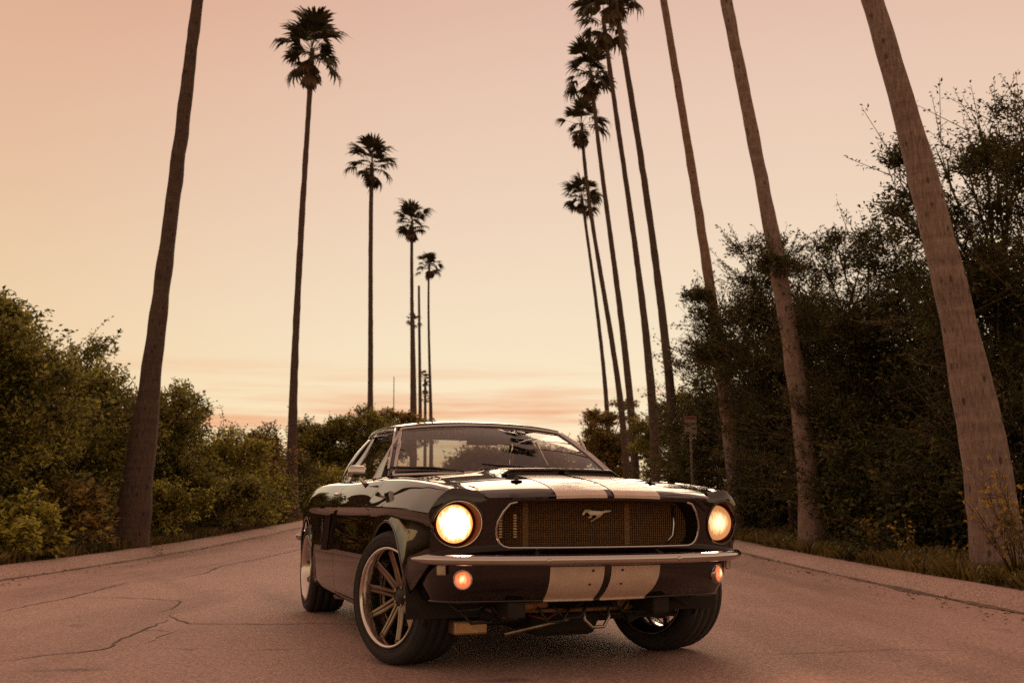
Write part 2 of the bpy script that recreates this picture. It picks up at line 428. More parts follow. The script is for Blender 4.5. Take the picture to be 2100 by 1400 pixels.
def trunk_mat(name, c0, c1, ring=34.0, graffiti=False):
    m = bpy.data.materials.new(name); m.use_nodes = True
    t = m.node_tree; n = t.nodes; l = t.links; b = n['Principled BSDF']
    tcn = n.new('ShaderNodeTexCoord')
    mp_ = n.new('ShaderNodeMapping'); mp_.inputs['Scale'].default_value = (1.5, 1.5, ring); l.new(tcn.outputs['Object'], mp_.inputs[0])
    q = n.new('ShaderNodeTexNoise'); q.inputs['Scale'].default_value = 1.0; q.inputs['Detail'].default_value = 7; q.inputs['Roughness'].default_value = .65
    l.new(mp_.outputs[0], q.inputs['Vector'])
    q2 = n.new('ShaderNodeTexNoise'); q2.inputs['Scale'].default_value = 22; q2.inputs['Detail'].default_value = 6; q2.inputs['Roughness'].default_value = .7
    l.new(tcn.outputs['Object'], q2.inputs['Vector'])
    mp3 = n.new('ShaderNodeMapping'); mp3.inputs['Scale'].default_value = (46, 46, 7); l.new(tcn.outputs['Object'], mp3.inputs[0])
    q2.inputs['Scale'].default_value = 1.0; l.new(mp3.outputs[0], q2.inputs['Vector'])
    ad = n.new('ShaderNodeMath'); ad.operation = 'ADD'; qh = n.new('ShaderNodeMath'); qh.operation = 'MULTIPLY_ADD'; qh.inputs[1].default_value = .5; qh.inputs[2].default_value = .25; l.new(q.outputs['Fac'], qh.inputs[0]); l.new(qh.outputs[0], ad.inputs[0]); l.new(q2.outputs['Fac'], ad.inputs[1])
    r_ = n.new('ShaderNodeValToRGB'); r_.color_ramp.elements[0].position = .75 / 2; r_.color_ramp.elements[1].position = 1.25 / 2
    hf = n.new('ShaderNodeMath'); hf.operation = 'MULTIPLY'; hf.inputs[1].default_value = .5; l.new(ad.outputs[0], hf.inputs[0])
    r_.color_ramp.elements[0].color = tuple(c0) + (1,); r_.color_ramp.elements[1].color = tuple(c1) + (1,)
    l.new(hf.outputs[0], r_.inputs[0]); col = r_.outputs[0]
    # small dark scars
    vo = n.new('ShaderNodeTexVoronoi'); vo.inputs['Scale'].default_value = 1.0
    mp2 = n.new('ShaderNodeMapping'); mp2.inputs['Scale'].default_value = (9, 9, 4.2); l.new(tcn.outputs['Object'], mp2.inputs[0]); l.new(mp2.outputs[0], vo.inputs['Vector'])
    sr = n.new('ShaderNodeValToRGB'); sr.color_ramp.elements[0].position = .13; sr.color_ramp.elements[0].color = (.25, .22, .2, 1); sr.color_ramp.elements[1].position = .2; sr.color_ramp.elements[1].color = (1, 1, 1, 1)
    l.new(vo.outputs['Distance'], sr.inputs[0])
    mu = n.new('ShaderNodeMixRGB'); mu.blend_type = 'MULTIPLY'; mu.inputs[0].default_value = .75; l.new(col, mu.inputs[1]); l.new(sr.outputs[0], mu.inputs[2]); col = mu.outputs[0]
    if graffiti:   # blue spray paint between 0.3 and 2 m
        g1 = n.new('ShaderNodeTexNoise'); g1.inputs['Scale'].default_value = 5; g1.inputs['Detail'].default_value = 5; g1.inputs['Distortion'].default_value = 2.5
        l.new(tcn.outputs['Object'], g1.inputs['Vector'])
        gr = n.new('ShaderNodeValToRGB'); gr.color_ramp.elements[0].position = .50; gr.color_ramp.elements[1].position = .58
        l.new(g1.outputs['Fac'], gr.inputs[0])
        sp_ = n.new('ShaderNodeSeparateXYZ'); l.new(tcn.outputs['Object'], sp_.inputs[0])
        a_ = n.new('ShaderNodeMapRange'); a_.inputs[1].default_value = 2.1; a_.inputs[2].default_value = 1.7; l.new(sp_.outputs['Z'], a_.inputs[0])
        mm_ = n.new('ShaderNodeMath'); mm_.operation = 'MULTIPLY'; l.new(gr.outputs[0], mm_.inputs[0]); l.new(a_.outputs[0], mm_.inputs[1])
        mm3 = n.new('ShaderNodeMath'); mm3.operation = 'MULTIPLY'; l.new(mm_.outputs[0], mm3.inputs[0]); mm3.inputs[1].default_value = .6
        gx = n.new('ShaderNodeMixRGB'); gx.inputs[2].default_value = (.10, .20, .36, 1); l.new(mm3.outputs[0], gx.inputs[0]); l.new(col, gx.inputs[1]); col = gx.outputs[0]
    l.new(col, b.inputs['Base Color']); b.inputs['Roughness'].default_value = .9; b.inputs['Specular IOR Level'].default_value = .2
    bp = n.new('ShaderNodeBump'); bp.inputs['Strength'].default_value = .8; bp.inputs['Distance'].default_value = .02
    l.new(ad.outputs[0], bp.inputs['Height']); l.new(bp.outputs[0], b.inputs['Normal'])
    return m
M['trunk'] = trunk_mat('palm_trunk', (.042, .028, .022), (.145, .102, .082), 14.0)
M['trunk_paint'] = trunk_mat('palm_trunk_sprayed', (.11, .066, .050), (.34, .225, .175), 12.0, graffiti=True)
M['trunk_pale'] = trunk_mat('palm_trunk_pale', (.10, .068, .055), (.36, .262, .222), 12.0)
M['bark'] = mat('bark', (.10, .065, .042), .9, var=.5, scale=9, bump=.6, bscale=30)
M['twig'] = mat('twig', (.12, .075, .04), .9, var=.3, scale=9)
M['frond'] = leaf_mat('palm_frond', (.022, .026, .010), (.075, .062, .022), .25, 2.0)
M['dead'] = leaf_mat('dead_frond', (.035, .022, .010), (.15, .085, .035), .25, 2.0)
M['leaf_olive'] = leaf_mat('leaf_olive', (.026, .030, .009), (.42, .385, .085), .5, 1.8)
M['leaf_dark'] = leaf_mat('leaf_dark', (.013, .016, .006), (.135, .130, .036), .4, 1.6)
M['leaf_yellow'] = leaf_mat('leaf_yellow', (.038, .042, .010), (.54, .49, .085), .5, 1.8)
M['leaf_rust'] = leaf_mat('leaf_rust', (.042, .032, .011), (.42, .30, .085), .5, 1.8)
M['grass'] = leaf_mat('grass', (.060, .052, .014), (.23, .165, .05), .35, .7)
M['flower'] = leaf_mat('flower', (.36, .22, .03), (.60, .38, .06), .3, 3)
M['stem'] = leaf_mat('stem', (.10, .07, .02), (.22, .15, .045), .3, 3)
M['sign_white'] = mat('sign_white', (.25, .20, .17), .5, var=.2, scale=30)
M['sign_red'] = mat('sign_red', (.22, .035, .025), .5, var=.3, scale=30)
M['galv'] = mat('galvanised_post', (.24, .19, .15), .5, .5, var=.25, scale=20)

# ------------------------------------------------------------------ ground, road, kerbs
ys = np.concatenate([np.arange(-40, 6, 4), np.arange(6, 45, .75), np.arange(45, 110, 4), np.array([130, 170, 220, 320, 500, 900, 1600, 2600])])
def strip(xs, ys_, zf):
    m = MB(); V = [(x, float(y), zf(x, float(y))) for y in ys_ for x in xs]; k = len(xs)
    return m.add(V, [(j * k + i, j * k + i + 1, (j + 1) * k + i + 1, (j + 1) * k + i) for j in range(len(ys_) - 1) for i in range(k - 1)])
def bumpy(x, y):
    d = min(1, max(0, (abs(x - (XL + XR) / 2) - 5.3) / .8))
    return ground_z(x, y) + .05 * d * (noise.noise((x * .8, y * .8, 0)) + .5 * noise.noise((x * 2.3, y * 2.3, 4)))
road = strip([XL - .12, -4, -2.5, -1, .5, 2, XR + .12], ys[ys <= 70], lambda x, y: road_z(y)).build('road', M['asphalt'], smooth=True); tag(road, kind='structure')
lx = [-1500, -600, -200, -60, -30, -18, -13, -10.5, -9, -8, -7.3, -6.8, -6.4, XL - .34]
gl_ = strip(lx, ys, bumpy).build('ground', M['soil'], smooth=True); tag(gl_, kind='structure')
rx = [XR + .34, 4.6, 5, 5.5, 6.2, 7, 8, 9.5, 12, 17, 30, 60, 200, 600, 1500]
gr_ = strip(rx, ys, bumpy).build('ground', M['soil'], smooth=True); tag(gr_, kind='structure')

far_ = np.concatenate([[float(ys[ys <= 70][-1])], ys[ys > 70]])
ge_ = strip([XL - .36, -3, 0, 2, XR + .36], far_, lambda x, y: road_z(y) + .03 + .1 * min(1, max(0, (y - far_[0]) / 6))).build('ground', M['soil'], smooth=True); tag(ge_, kind='structure')
def kerb(x0, sgn):
    yk = np.concatenate([np.arange(-2, 45, .22), np.arange(45, 70, 3)])
    prof = [(-.015, -.02), (.0, .015), (.05, .055), (.10, .10), (.17, .128), (.26, .133), (.36, .125), (.43, .08), (.45, -.03)]
    m = MB(); V = []
    for y in yk:
        w = .02 * noise.noise((y * .6, sgn * 5, 0))
        for k, (d, h) in enumerate(prof):
            h2 = h + (.006 * noise.noise((y * .8, d * 3, sgn * 3)) if 0 < k < 8 else 0)
            V.append((x0 + sgn * (d + w), float(y), road_z(y) + h2))
    k = len(prof)
    F = [(j * k + i, j * k + i + 1, (j + 1) * k + i + 1, (j + 1) * k + i) for j in range(len(yk) - 1) for i in range(k - 1)]
    if sgn < 0: F = [tuple(reversed(q)) for q in F]
    o = m.add(V, F).build('kerb', M['asphalt'], smooth=True); tag(o, kind='structure')
    g = MB(); V = []
    for y in yk:
        a = .006 + (.07 if sgn < 0 else .13) * max(0, noise.noise((y * .9, 7 * sgn, 1)) + (.25 if sgn < 0 else .28)) + .03 * noise.noise((y * 4, sgn, 2))
        V += [(x0 - sgn * max(.012, a), float(y), road_z(y) + .004), (x0 + sgn * .03, float(y), road_z(y) + .022)]
    F = [(2 * j, 2 * j + 1, 2 * j + 3, 2 * j + 2) for j in range(len(yk) - 1)]
    if sgn < 0: F = [tuple(reversed(q)) for q in F]
    g.add(V, F).build('gutter_dirt_shade', M['gutter'], o)  # the strip's dark colour holds both gutter dirt and the kerb's shadow
kerb(XL, -1); kerb(XR, 1)

def gpt(u, v):
    Y = 5.0
    for _ in range(60):
        p = at(u, v, Y); d = (p - Vector((0, 0, CAM_H)))
        Y += 0.6 * ((CAM_H - road_z(Y)) / max(1e-4, -d.z / Y) - Y)
    return at(u, v, Y)
def crack(px, w, name='crack', m='crack', dz=.004):
    P = [gpt(*p) for p in px]; Q = []
    for a, b in zip(P[:-1], P[1:]):
        k = max(2, int((b - a).length / .10))
        for i in range(k): Q.append(a.lerp(b, i / k))
    Q.append(P[-1]); V = []; n = len(Q)
    for i, p in enumerate(Q):
        t = (Q[min(i + 1, n - 1)] - Q[max(i - 1, 0)]); t.z = 0; t.normalize(); s_ = Vector((-t.y, t.x, 0))
        j = p + s_ * .035 * noise.noise((p.x * 7, p.y * 7, 2)) + s_ * .02 * noise.noise((p.x * 23, p.y * 23, 5))
        ww = w * (.45 + 1.0 * abs(noise.noise((p.x * 3, p.y * 3, 9))) + .25) * min(1, .25 + 4 * i / n, .25 + 4 * (n - 1 - i) / n)
        z = road_z(j.y) + dz
        V += [(j.x + s_.x * ww, j.y + s_.y * ww, z), (j.x - s_.x * ww, j.y - s_.y * ww, z)]
    mb = MB().add(V, [(2 * i, 2 * i + 1, 2 * i + 3, 2 * i + 2) for i in range(n - 1)])
    return mb.build(name, M[m], road)
crack([(-10, 1257), (70, 1239), (130, 1228), (190, 1213), (265, 1193)], 0.0099)
crack([(140, 1226), (250, 1225), (350, 1230), (373, 1233), (356, 1246), (325, 1256)], 0.0081)
crack([(340, 1260), (362, 1271), (390, 1278), (470, 1279), (560, 1280), (640, 1278), (735, 1280)], 0.0081)
crack([(-10, 1356), (60, 1348), (120, 1341), (190, 1334), (225, 1328), (247, 1309), (290, 1295), (330, 1275), (348, 1270)], 0.0081)
crack([(280, 1294), (320, 1292), (352, 1293)], 0.0074)
crack([(345, 1190), (420, 1175), (455, 1160), (520, 1148), (600, 1130), (632, 1121)], 0.0105)
crack([(1560, 1342), (1700, 1338), (1830, 1331), (1960, 1334)], 0.0043)
crack([(300, 1318), (322, 1307), (364, 1291)], 0.0050, 'scratch', 'scratch')
tagm = [o.__setitem__('kind', 'structure') for o in road.children]

# ------------------------------------------------------------------ raw mesh helpers for foliage
def raw_mesh(name, V, quads=None, tris=None, m=None, rnd=None):
    """fast mesh from numpy arrays; rnd is one value per face"""
    me = bpy.data.meshes.new(name)
    nq = 0 if quads is None else len(quads); ntri = 0 if tris is None else len(tris)
    idx = np.concatenate([np.asarray(a, np.int32).ravel() for a in (quads, tris) if a is not None and len(a)])
    me.vertices.add(len(V)); me.vertices.foreach_set('co', np.asarray(V, np.float32).ravel())
    me.loops.add(len(idx)); me.loops.foreach_set('vertex_index', idx)
    me.polygons.add(nq + ntri)
    st = np.concatenate([np.arange(nq) * 4, nq * 4 + np.arange(ntri) * 3]).astype(np.int32)
    me.polygons.foreach_set('loop_start', st)
    if rnd is not None:
        a = me.attributes.new('rnd', 'FLOAT', 'FACE'); a.data.foreach_set('value', np.asarray(rnd, np.float32))
    me.update(calc_edges=True); me.materials.append(m)
    return me
def unit(a): return a / (np.linalg.norm(a, axis=-1, keepdims=True) + 1e-9)
def leaves_mesh(name, base, axis, L, Wd, m, rng, flat=0.0):
    """pointed four-sided leaves, each with a fold"""
    n = len(base); axis = unit(axis)
    r = rng.normal(size=(n, 3)); r[:, 2] += flat * 2
    side = unit(np.cross(axis, r)); nor = np.cross(side, axis)
    L = np.asarray(L)[:, None]; Wd = np.asarray(Wd)[:, None]
    mid = base + axis * L * .45
    V = np.stack([base, mid + side * Wd * .5 + nor * Wd * .18, base + axis * L - nor * L * .12, mid - side * Wd * .5 + nor * Wd * .18], 1).reshape(-1, 3)
    q = np.arange(n * 4).reshape(-1, 4)
    return raw_mesh(name, V, quads=q, m=m, rnd=rng.random(n))
def twigs_mesh(name, a, b, r, m, rng):
    n = len(a); d = unit(b - a); s1 = unit(np.cross(d, rng.normal(size=(n, 3)))); s2 = np.cross(d, s1)
    V = []
    for k in range(3):
        w = 2 * PI * k / 3; o = (s1 * math.cos(w) + s2 * math.sin(w)) * r
        V.append(a + o); 
    for k in range(3):
        w = 2 * PI * k / 3; o = (s1 * math.cos(w) + s2 * math.sin(w)) * r * .4
        V.append(b + o)
    V = np.stack(V, 1).reshape(-1, 3); i = np.arange(n)[:, None] * 6
    q = np.concatenate([i + np.array([k, (k + 1) % 3, 3 + (k + 1) % 3, 3 + k]) for k in range(3)], 0)
    return raw_mesh(name, V, quads=q, m=m)

def tree(name, label, cat, group, Y, blobs, lm, base=None, dens=1.0, leaf=.075, wide=.5, twig=.55, shoot=.12, up=.35, seed=1, trunk_r=.09, airy=0.0, lpt=18):
    """blobs: (u, v, r) at depth Y (or (u, v, r, Y2)); a trunk, limbs to every blob, twigs through the blob and leaves along each twig"""
    rng = np.random.default_rng(seed)
    C = []; R = []
    for bl in blobs:
        y = bl[3] if len(bl) > 3 else Y + rng.uniform(-.35, .35) * bl[2]
        p = at(bl[0], bl[1], y); C.append((p.x, p.y, p.z)); R.append(bl[2])
    C = np.array(C); R = np.array(R)
    if base is None:
        bx, by = C[:, 0].mean(), C[:, 1].mean() + .2
    else: bx, by = base
    bz = ground_z(bx, by) - .03
    org = np.array([bx, by, bz]); root = empty(name, org)
    tag(root, label, cat, group)
    # wood
    mb = MB(); top = C[:, 2].max() - bz; mean = C.mean(0) - org
    tp = [Vector((0, 0, -.1)), Vector((mean[0] * .15 + .04, mean[1] * .15, top * .22)), Vector((mean[0] * .5, mean[1] * .4, top * .48)), Vector((mean[0] * .9, mean[1] * .8, top * .72))]
    mb.tube(tp, [trunk_r * 1.25, trunk_r, trunk_r * .75, trunk_r * .4], 8)
    for c, r in zip(C - org, R):
        k = min(2, max(0, int(c[2] / top * 3) - 1)); s_ = tp[1].lerp(tp[3], min(.95, max(0, c[2] / top - .25)))
        e = Vector(c); md = s_.lerp(e, .55) + Vector((0, 0, .12 * r)) + Vector(rng.normal(size=3) * .08 * r)
        q = min(trunk_r * .5, .02 + .03 * r)
        mb.tube([s_, md, e], [q, q * .7, q * .3], 6)
        for _ in range(5):
            d = Vector(unit(rng.normal(size=3) + np.array([0, 0, .4]))); mb.tube([e.lerp(md, rng.uniform(0, .5)), e + d * r * .5, e + d * r * .9 + Vector((0, 0, .1 * r))], [q * .45, q * .28, q * .1], 4)
    t_ = mb.build('trunk', M['bark'], root, smooth=True)
    # small clumps spread through each blob, twigs growing out of every clump
    w = R ** 2; nc = int(46 * dens * w.sum() * (1 + .5 * airy)) + len(R) * 4
    bi = rng.choice(len(R), nc, p=w / w.sum())
    d = unit(rng.normal(size=(nc, 3))); d[:, 2] = np.where(d[:, 2] < -.55, -d[:, 2] * .6, d[:, 2]); d = unit(d)
    crad = (.12 + .88 * rng.random(nc) ** .5)
    cc = C[bi] + d * (R[bi] * crad)[:, None]
    nv = np.array([noise.noise((p[0] * 1.7 + seed, p[1] * 1.7, p[2] * 1.9)) for p in cc])
    keep = nv > (-.14 + .26 * airy * crad); cc, d, bi, crad = cc[keep], d[keep], bi[keep], crad[keep]; nc = len(cc)
    csz = (.17 + .12 * rng.random(nc)) * R[bi] ** .55 * (twig / .55)
    per = 9; ci = np.repeat(np.arange(nc), per); nt_ = len(ci)
    e_ = rng.normal(size=(nt_, 3)) * np.array([.55, .55, .30])
    st = cc[ci] + e_ * csz[ci][:, None]; d = d[ci]; bi = bi[ci]; rad = crad[ci]
    ln = csz[ci] * rng.uniform(.7, 1.5, nt_)
    sh = rng.random(nt_) < shoot * .35 * (rad > .75); ln = np.where(sh, ln * rng.uniform(1.8, 3.2, nt_), ln)
    dr = unit(d * .7 + e_ * .8 + rng.normal(size=(nt_, 3)) * .35 + np.array([0, 0, up]))
    en = st + dr * ln[:, None]; en[:, 2] = np.maximum(en[:, 2], bz + .05)
    if shoot > 1:      # long wands standing out of the crown
        ns = int(34 * w.sum()); b2 = rng.choice(len(R), ns, p=w / w.sum()); d2 = unit(rng.normal(size=(ns, 3)) + np.array([-.35, -.25, .55]))
        s2 = C[b2] + d2 * (R[b2] * rng.uniform(.6, .95, ns))[:, None]; l2 = rng.uniform(.35, .85, ns)
        r2 = unit(d2 * .7 + rng.normal(size=(ns, 3)) * .3 + np.array([-.1, 0, .45]))
        st = np.concatenate([st, s2]); en = np.concatenate([en, s2 + r2 * l2[:, None]]); dr = np.concatenate([dr, r2]); bi = np.concatenate([bi, b2])
        sh = np.concatenate([sh, np.ones(ns, bool)]); rad = np.concatenate([rad, np.ones(ns)]); nt_ = len(st)
    L0 = rng.random((nt_, lpt)); L0[:, 0] = 1.0
    sp_ = rng.normal(size=(nt_, lpt, 3)) * np.where(sh, .03, .06)[:, None, None] * R[bi][:, None, None] ** .3
    bs = st[:, None] + (en - st)[:, None] * L0[:, :, None] + sp_
    ax = dr[:, None] * .6 + rng.normal(size=(nt_, lpt, 3)) * np.array([.75, .75, .4])
    bs, ax = bs.reshape(-1, 3), ax.reshape(-1, 3)
    k2 = bs[:, 2] > bz + .04; bs, ax = bs[k2], ax[k2]
    L = leaf * rng.uniform(.6, 1.25, len(bs))
    cm = leaves_mesh('crown', bs - org, ax, L, L * wide, lm, rng, .7)
    c = link('crown', cm, root); tag(c, kind='stuff')
    vis = rad > .55
    tm = twigs_mesh('twig', (st - org)[vis], (en - org)[vis], .0045 + .0006 * Y / 3, M['twig'], rng)
    q = link('twig', tm, c); tag(q, kind='stuff')
    return root

GL = 'trees and bushes along the left verge'; GR = 'dark trees along the right verge'; GF = 'trees far down the road'
O, D, YL, RU = M['leaf_olive'], M['leaf_dark'], M['leaf_yellow'], M['leaf_rust']
tree('broadleaf_tree', 'tall olive green tree filling the left edge behind the kerb', 'tree', GL, 14.5,
     [(-40, 750, .8), (22, 715, .46), (-80, 800, 1.2), (35, 770, .85), (95, 805, .7), (40, 900, 1.0), (-60, 950, 1.2), (100, 930, .8), (120, 1030, .75), (20, 1050, 1.0), (-20, 632, .40), (8, 668, .28), (-60, 600, .4)], O, base=(-8.2, 14.9), leaf=.085, seed=11, trunk_r=.13, airy=1.0, dens=.85)
tree('broadleaf_tree', 'round topped tree between the leftmost tall tree and the nearest left palm', 'tree', GL, 17,
     [(180, 745, .42), (150, 800, .65), (212, 830, .65), (120, 880, .8), (190, 920, .9), (165, 1000, .9)], O, leaf=.085, seed=12, airy=1.0, dens=.85)
tree('broadleaf_tree', 'feathery tree right behind the trunk of the nearest left palm', 'tree', GL, 19,
     [(250, 812, .5), (235, 880, .75), (290, 860, .5), (262, 960, .9), (250, 1030, .8)], O, leaf=.085, seed=13, airy=1.2, dens=.8)
tree('broadleaf_tree', 'green tree with a drooping branch just right of the nearest left palm', 'tree', GL, 20,
     [(368, 828, .5), (340, 880, .75), (395, 905, .6), (330, 960, .9), (380, 990, .9), (400, 818, .2), (350, 1040, .8)], O, leaf=.085, seed=14, airy=.9, dens=.85)
tree('bush', 'reddish airy bush against the sunset between the two nearest left palms', 'bush', GL, 23,
     [(440, 905, .55), (480, 950, .9), (430, 1000, .8), (500, 1030, .7), (405, 1040, .7), (410, 940, .6)], YL, leaf=.085, seed=15, airy=1.1, dens=.8)
tree('bush', 'bush with a thin leafless looking top beside the second left palm', 'bush', GL, 26,
     [(540, 920, .65), (510, 895, .3), (570, 955, .85), (540, 1010, .8), (550, 880, .22), (500, 980, .6)], RU, leaf=.09, seed=16, airy=1.2, dens=.8)
tree('low_shrub', 'low yellow green shrub at the kerb by the left edge', 'shrub', GL, 12.2,
     [(30, 1100, .42), (85, 1095, .36), (-20, 1090, .5)], YL, dens=1.3, leaf=.09, seed=17, trunk_r=.03, twig=.4)
tree('low_shrub', 'low brownish shrub left of the foot of the nearest left palm', 'shrub', GL, 14.2,
     [(150, 1070, .5), (200, 1065, .42)], RU, dens=1.1, leaf=.09, seed=18, trunk_r=.03, twig=.45)
tree('low_shrub', 'low shrub with pale leaves right of the foot of the nearest left palm', 'shrub', GL, 17.2,
     [(345, 1055, .5), (390, 1050, .45), (310, 1060, .4)], YL, dens=1.2, leaf=.08, seed=19, trunk_r=.03, twig=.45)
tree('low_shrub', 'dense low shrub midway between the two nearest left palms', 'shrub', GL, 21,
     [(470, 1035, .6), (520, 1030, .55), (430, 1050, .5)], O, dens=1.2, leaf=.08, seed=20, trunk_r=.03)
tree('low_shrub', 'low shrub left of the foot of the second left palm', 'shrub', GL, 25,
     [(560, 1015, .6), (530, 1030, .5)], YL, dens=1.2, leaf=.08, seed=21, trunk_r=.03)
tree('broadleaf_tree', 'domed tree right of the second left palm', 'tree', GL, 40,
     [(640, 900, .75), (675, 880, .55), (700, 895, .8), (742, 880, .8), (650, 945, 1.3), (720, 955, 1.4), (785, 915, .9), (650, 990, 1.1), (612, 950, .8), (765, 890, .5)], O, leaf=.12, seed=22, twig=.6, trunk_r=.2, airy=.9)
tree('broadleaf_tree', 'dark tree seen above the left end of the car roof', 'tree', GL, 50,
     [(800, 878, .8), (832, 862, .5), (855, 895, 1.0), (790, 915, 1.2), (770, 880, .5), (815, 850, .3)], RU, leaf=.14, seed=23, twig=.7, trunk_r=.2, airy=.9)
tree('low_shrub', 'grassy shrub beyond the second left palm beside the car', 'shrub', GL, 33,
     [(640, 1010, .7), (690, 1005, .8), (615, 1020, .5)], YL, dens=1.1, leaf=.10, seed=24, trunk_r=.04)
tree('broadleaf_tree', 'distant tree seen through the rear window of the car', 'tree', GF, 85,
     [(985, 965, 1.6), (960, 985, 1.8), (1020, 985, 2.0), (1080, 985, 2.2), (1130, 970, 2.0), (960, 1010, 1.6), (1010, 1015, 1.8), (1060, 1012, 1.8), (1120, 1012, 1.8), (930, 1000, 1.5), (1165, 1000, 1.6)], RU, leaf=.25, seed=25, twig=1.2, trunk_r=.25, dens=.5)
# right side
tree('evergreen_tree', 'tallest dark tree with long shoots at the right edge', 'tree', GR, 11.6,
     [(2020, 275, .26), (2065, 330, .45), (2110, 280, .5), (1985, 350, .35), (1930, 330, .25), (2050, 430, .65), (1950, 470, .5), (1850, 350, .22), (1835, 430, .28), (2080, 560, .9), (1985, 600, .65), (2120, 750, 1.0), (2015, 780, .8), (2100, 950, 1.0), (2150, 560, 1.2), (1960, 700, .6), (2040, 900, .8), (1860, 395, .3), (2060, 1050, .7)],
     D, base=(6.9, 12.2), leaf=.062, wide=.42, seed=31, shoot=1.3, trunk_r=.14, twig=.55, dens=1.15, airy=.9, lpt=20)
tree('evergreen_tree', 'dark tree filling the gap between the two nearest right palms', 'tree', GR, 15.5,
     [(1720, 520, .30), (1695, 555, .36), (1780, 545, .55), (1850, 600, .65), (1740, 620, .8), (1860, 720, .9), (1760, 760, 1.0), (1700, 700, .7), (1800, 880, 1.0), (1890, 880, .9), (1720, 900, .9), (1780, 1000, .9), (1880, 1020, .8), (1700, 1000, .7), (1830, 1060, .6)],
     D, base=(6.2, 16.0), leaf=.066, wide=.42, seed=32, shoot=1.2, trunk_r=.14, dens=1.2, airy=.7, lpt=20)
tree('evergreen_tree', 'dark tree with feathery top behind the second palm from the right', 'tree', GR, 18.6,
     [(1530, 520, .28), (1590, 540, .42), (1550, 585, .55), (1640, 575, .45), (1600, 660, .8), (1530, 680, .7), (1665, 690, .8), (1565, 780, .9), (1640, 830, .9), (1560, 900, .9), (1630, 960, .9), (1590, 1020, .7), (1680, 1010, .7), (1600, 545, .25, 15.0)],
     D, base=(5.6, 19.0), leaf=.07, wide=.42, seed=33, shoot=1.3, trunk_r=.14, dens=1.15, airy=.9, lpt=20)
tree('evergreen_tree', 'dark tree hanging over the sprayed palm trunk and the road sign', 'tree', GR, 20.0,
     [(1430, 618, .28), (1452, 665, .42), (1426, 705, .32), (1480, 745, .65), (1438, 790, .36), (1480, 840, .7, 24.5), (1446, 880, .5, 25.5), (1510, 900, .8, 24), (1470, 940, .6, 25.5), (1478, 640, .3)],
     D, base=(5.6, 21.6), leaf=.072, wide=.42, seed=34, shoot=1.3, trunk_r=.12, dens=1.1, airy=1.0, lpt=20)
tree('bush', 'mid green bush behind the road sign', 'bush', GR, 36,
     [(1405, 850, .7), (1365, 860, .5), (1340, 905, .8), (1395, 920, 1.0), (1360, 970, .8), (1425, 960, 1.0), (1410, 1010, .8)], O, leaf=.11, seed=35, airy=.3, twig=.6)
tree('bush', 'orange tinged bush right of the windscreen at the far end of the right verge', 'bush', GR, 46,
     [(1275, 850, .6), (1230, 875, .7), (1212, 900, .6), (1255, 920, 1.1), (1295, 930, 1.0), (1225, 950, 1.0), (1260, 990, 1.1)], RU, leaf=.14, seed=36, airy=.45, twig=.7)
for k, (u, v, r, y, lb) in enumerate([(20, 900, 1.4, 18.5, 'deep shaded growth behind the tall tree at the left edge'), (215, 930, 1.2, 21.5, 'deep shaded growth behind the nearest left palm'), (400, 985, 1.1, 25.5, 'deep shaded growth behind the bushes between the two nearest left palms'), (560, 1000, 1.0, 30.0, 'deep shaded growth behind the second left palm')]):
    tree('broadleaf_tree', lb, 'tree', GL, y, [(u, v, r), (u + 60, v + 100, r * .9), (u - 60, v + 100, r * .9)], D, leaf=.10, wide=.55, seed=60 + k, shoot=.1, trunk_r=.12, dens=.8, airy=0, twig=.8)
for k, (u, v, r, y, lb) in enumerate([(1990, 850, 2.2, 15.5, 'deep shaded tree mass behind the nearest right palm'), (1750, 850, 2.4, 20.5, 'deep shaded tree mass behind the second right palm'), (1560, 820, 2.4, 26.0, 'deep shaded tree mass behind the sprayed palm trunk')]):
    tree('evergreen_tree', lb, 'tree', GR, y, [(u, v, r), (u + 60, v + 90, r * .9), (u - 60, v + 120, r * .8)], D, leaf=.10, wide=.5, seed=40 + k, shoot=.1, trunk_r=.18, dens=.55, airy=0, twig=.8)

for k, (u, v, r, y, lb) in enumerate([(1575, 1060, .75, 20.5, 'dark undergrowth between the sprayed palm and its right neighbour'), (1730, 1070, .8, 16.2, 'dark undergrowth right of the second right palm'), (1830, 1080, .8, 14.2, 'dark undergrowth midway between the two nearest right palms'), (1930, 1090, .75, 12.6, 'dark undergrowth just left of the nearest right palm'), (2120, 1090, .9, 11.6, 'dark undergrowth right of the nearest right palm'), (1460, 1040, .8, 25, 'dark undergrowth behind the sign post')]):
    tree('undergrowth', lb, 'shrub', 'undergrowth below the right hand trees', y, [(u, v, r), (u + 45, v - 30, r * .9), (u - 45, v - 25, r * .9), (u, v - 90, r)], D, leaf=.085, wide=.5, seed=50 + k, trunk_r=.03, dens=1.2, airy=0)
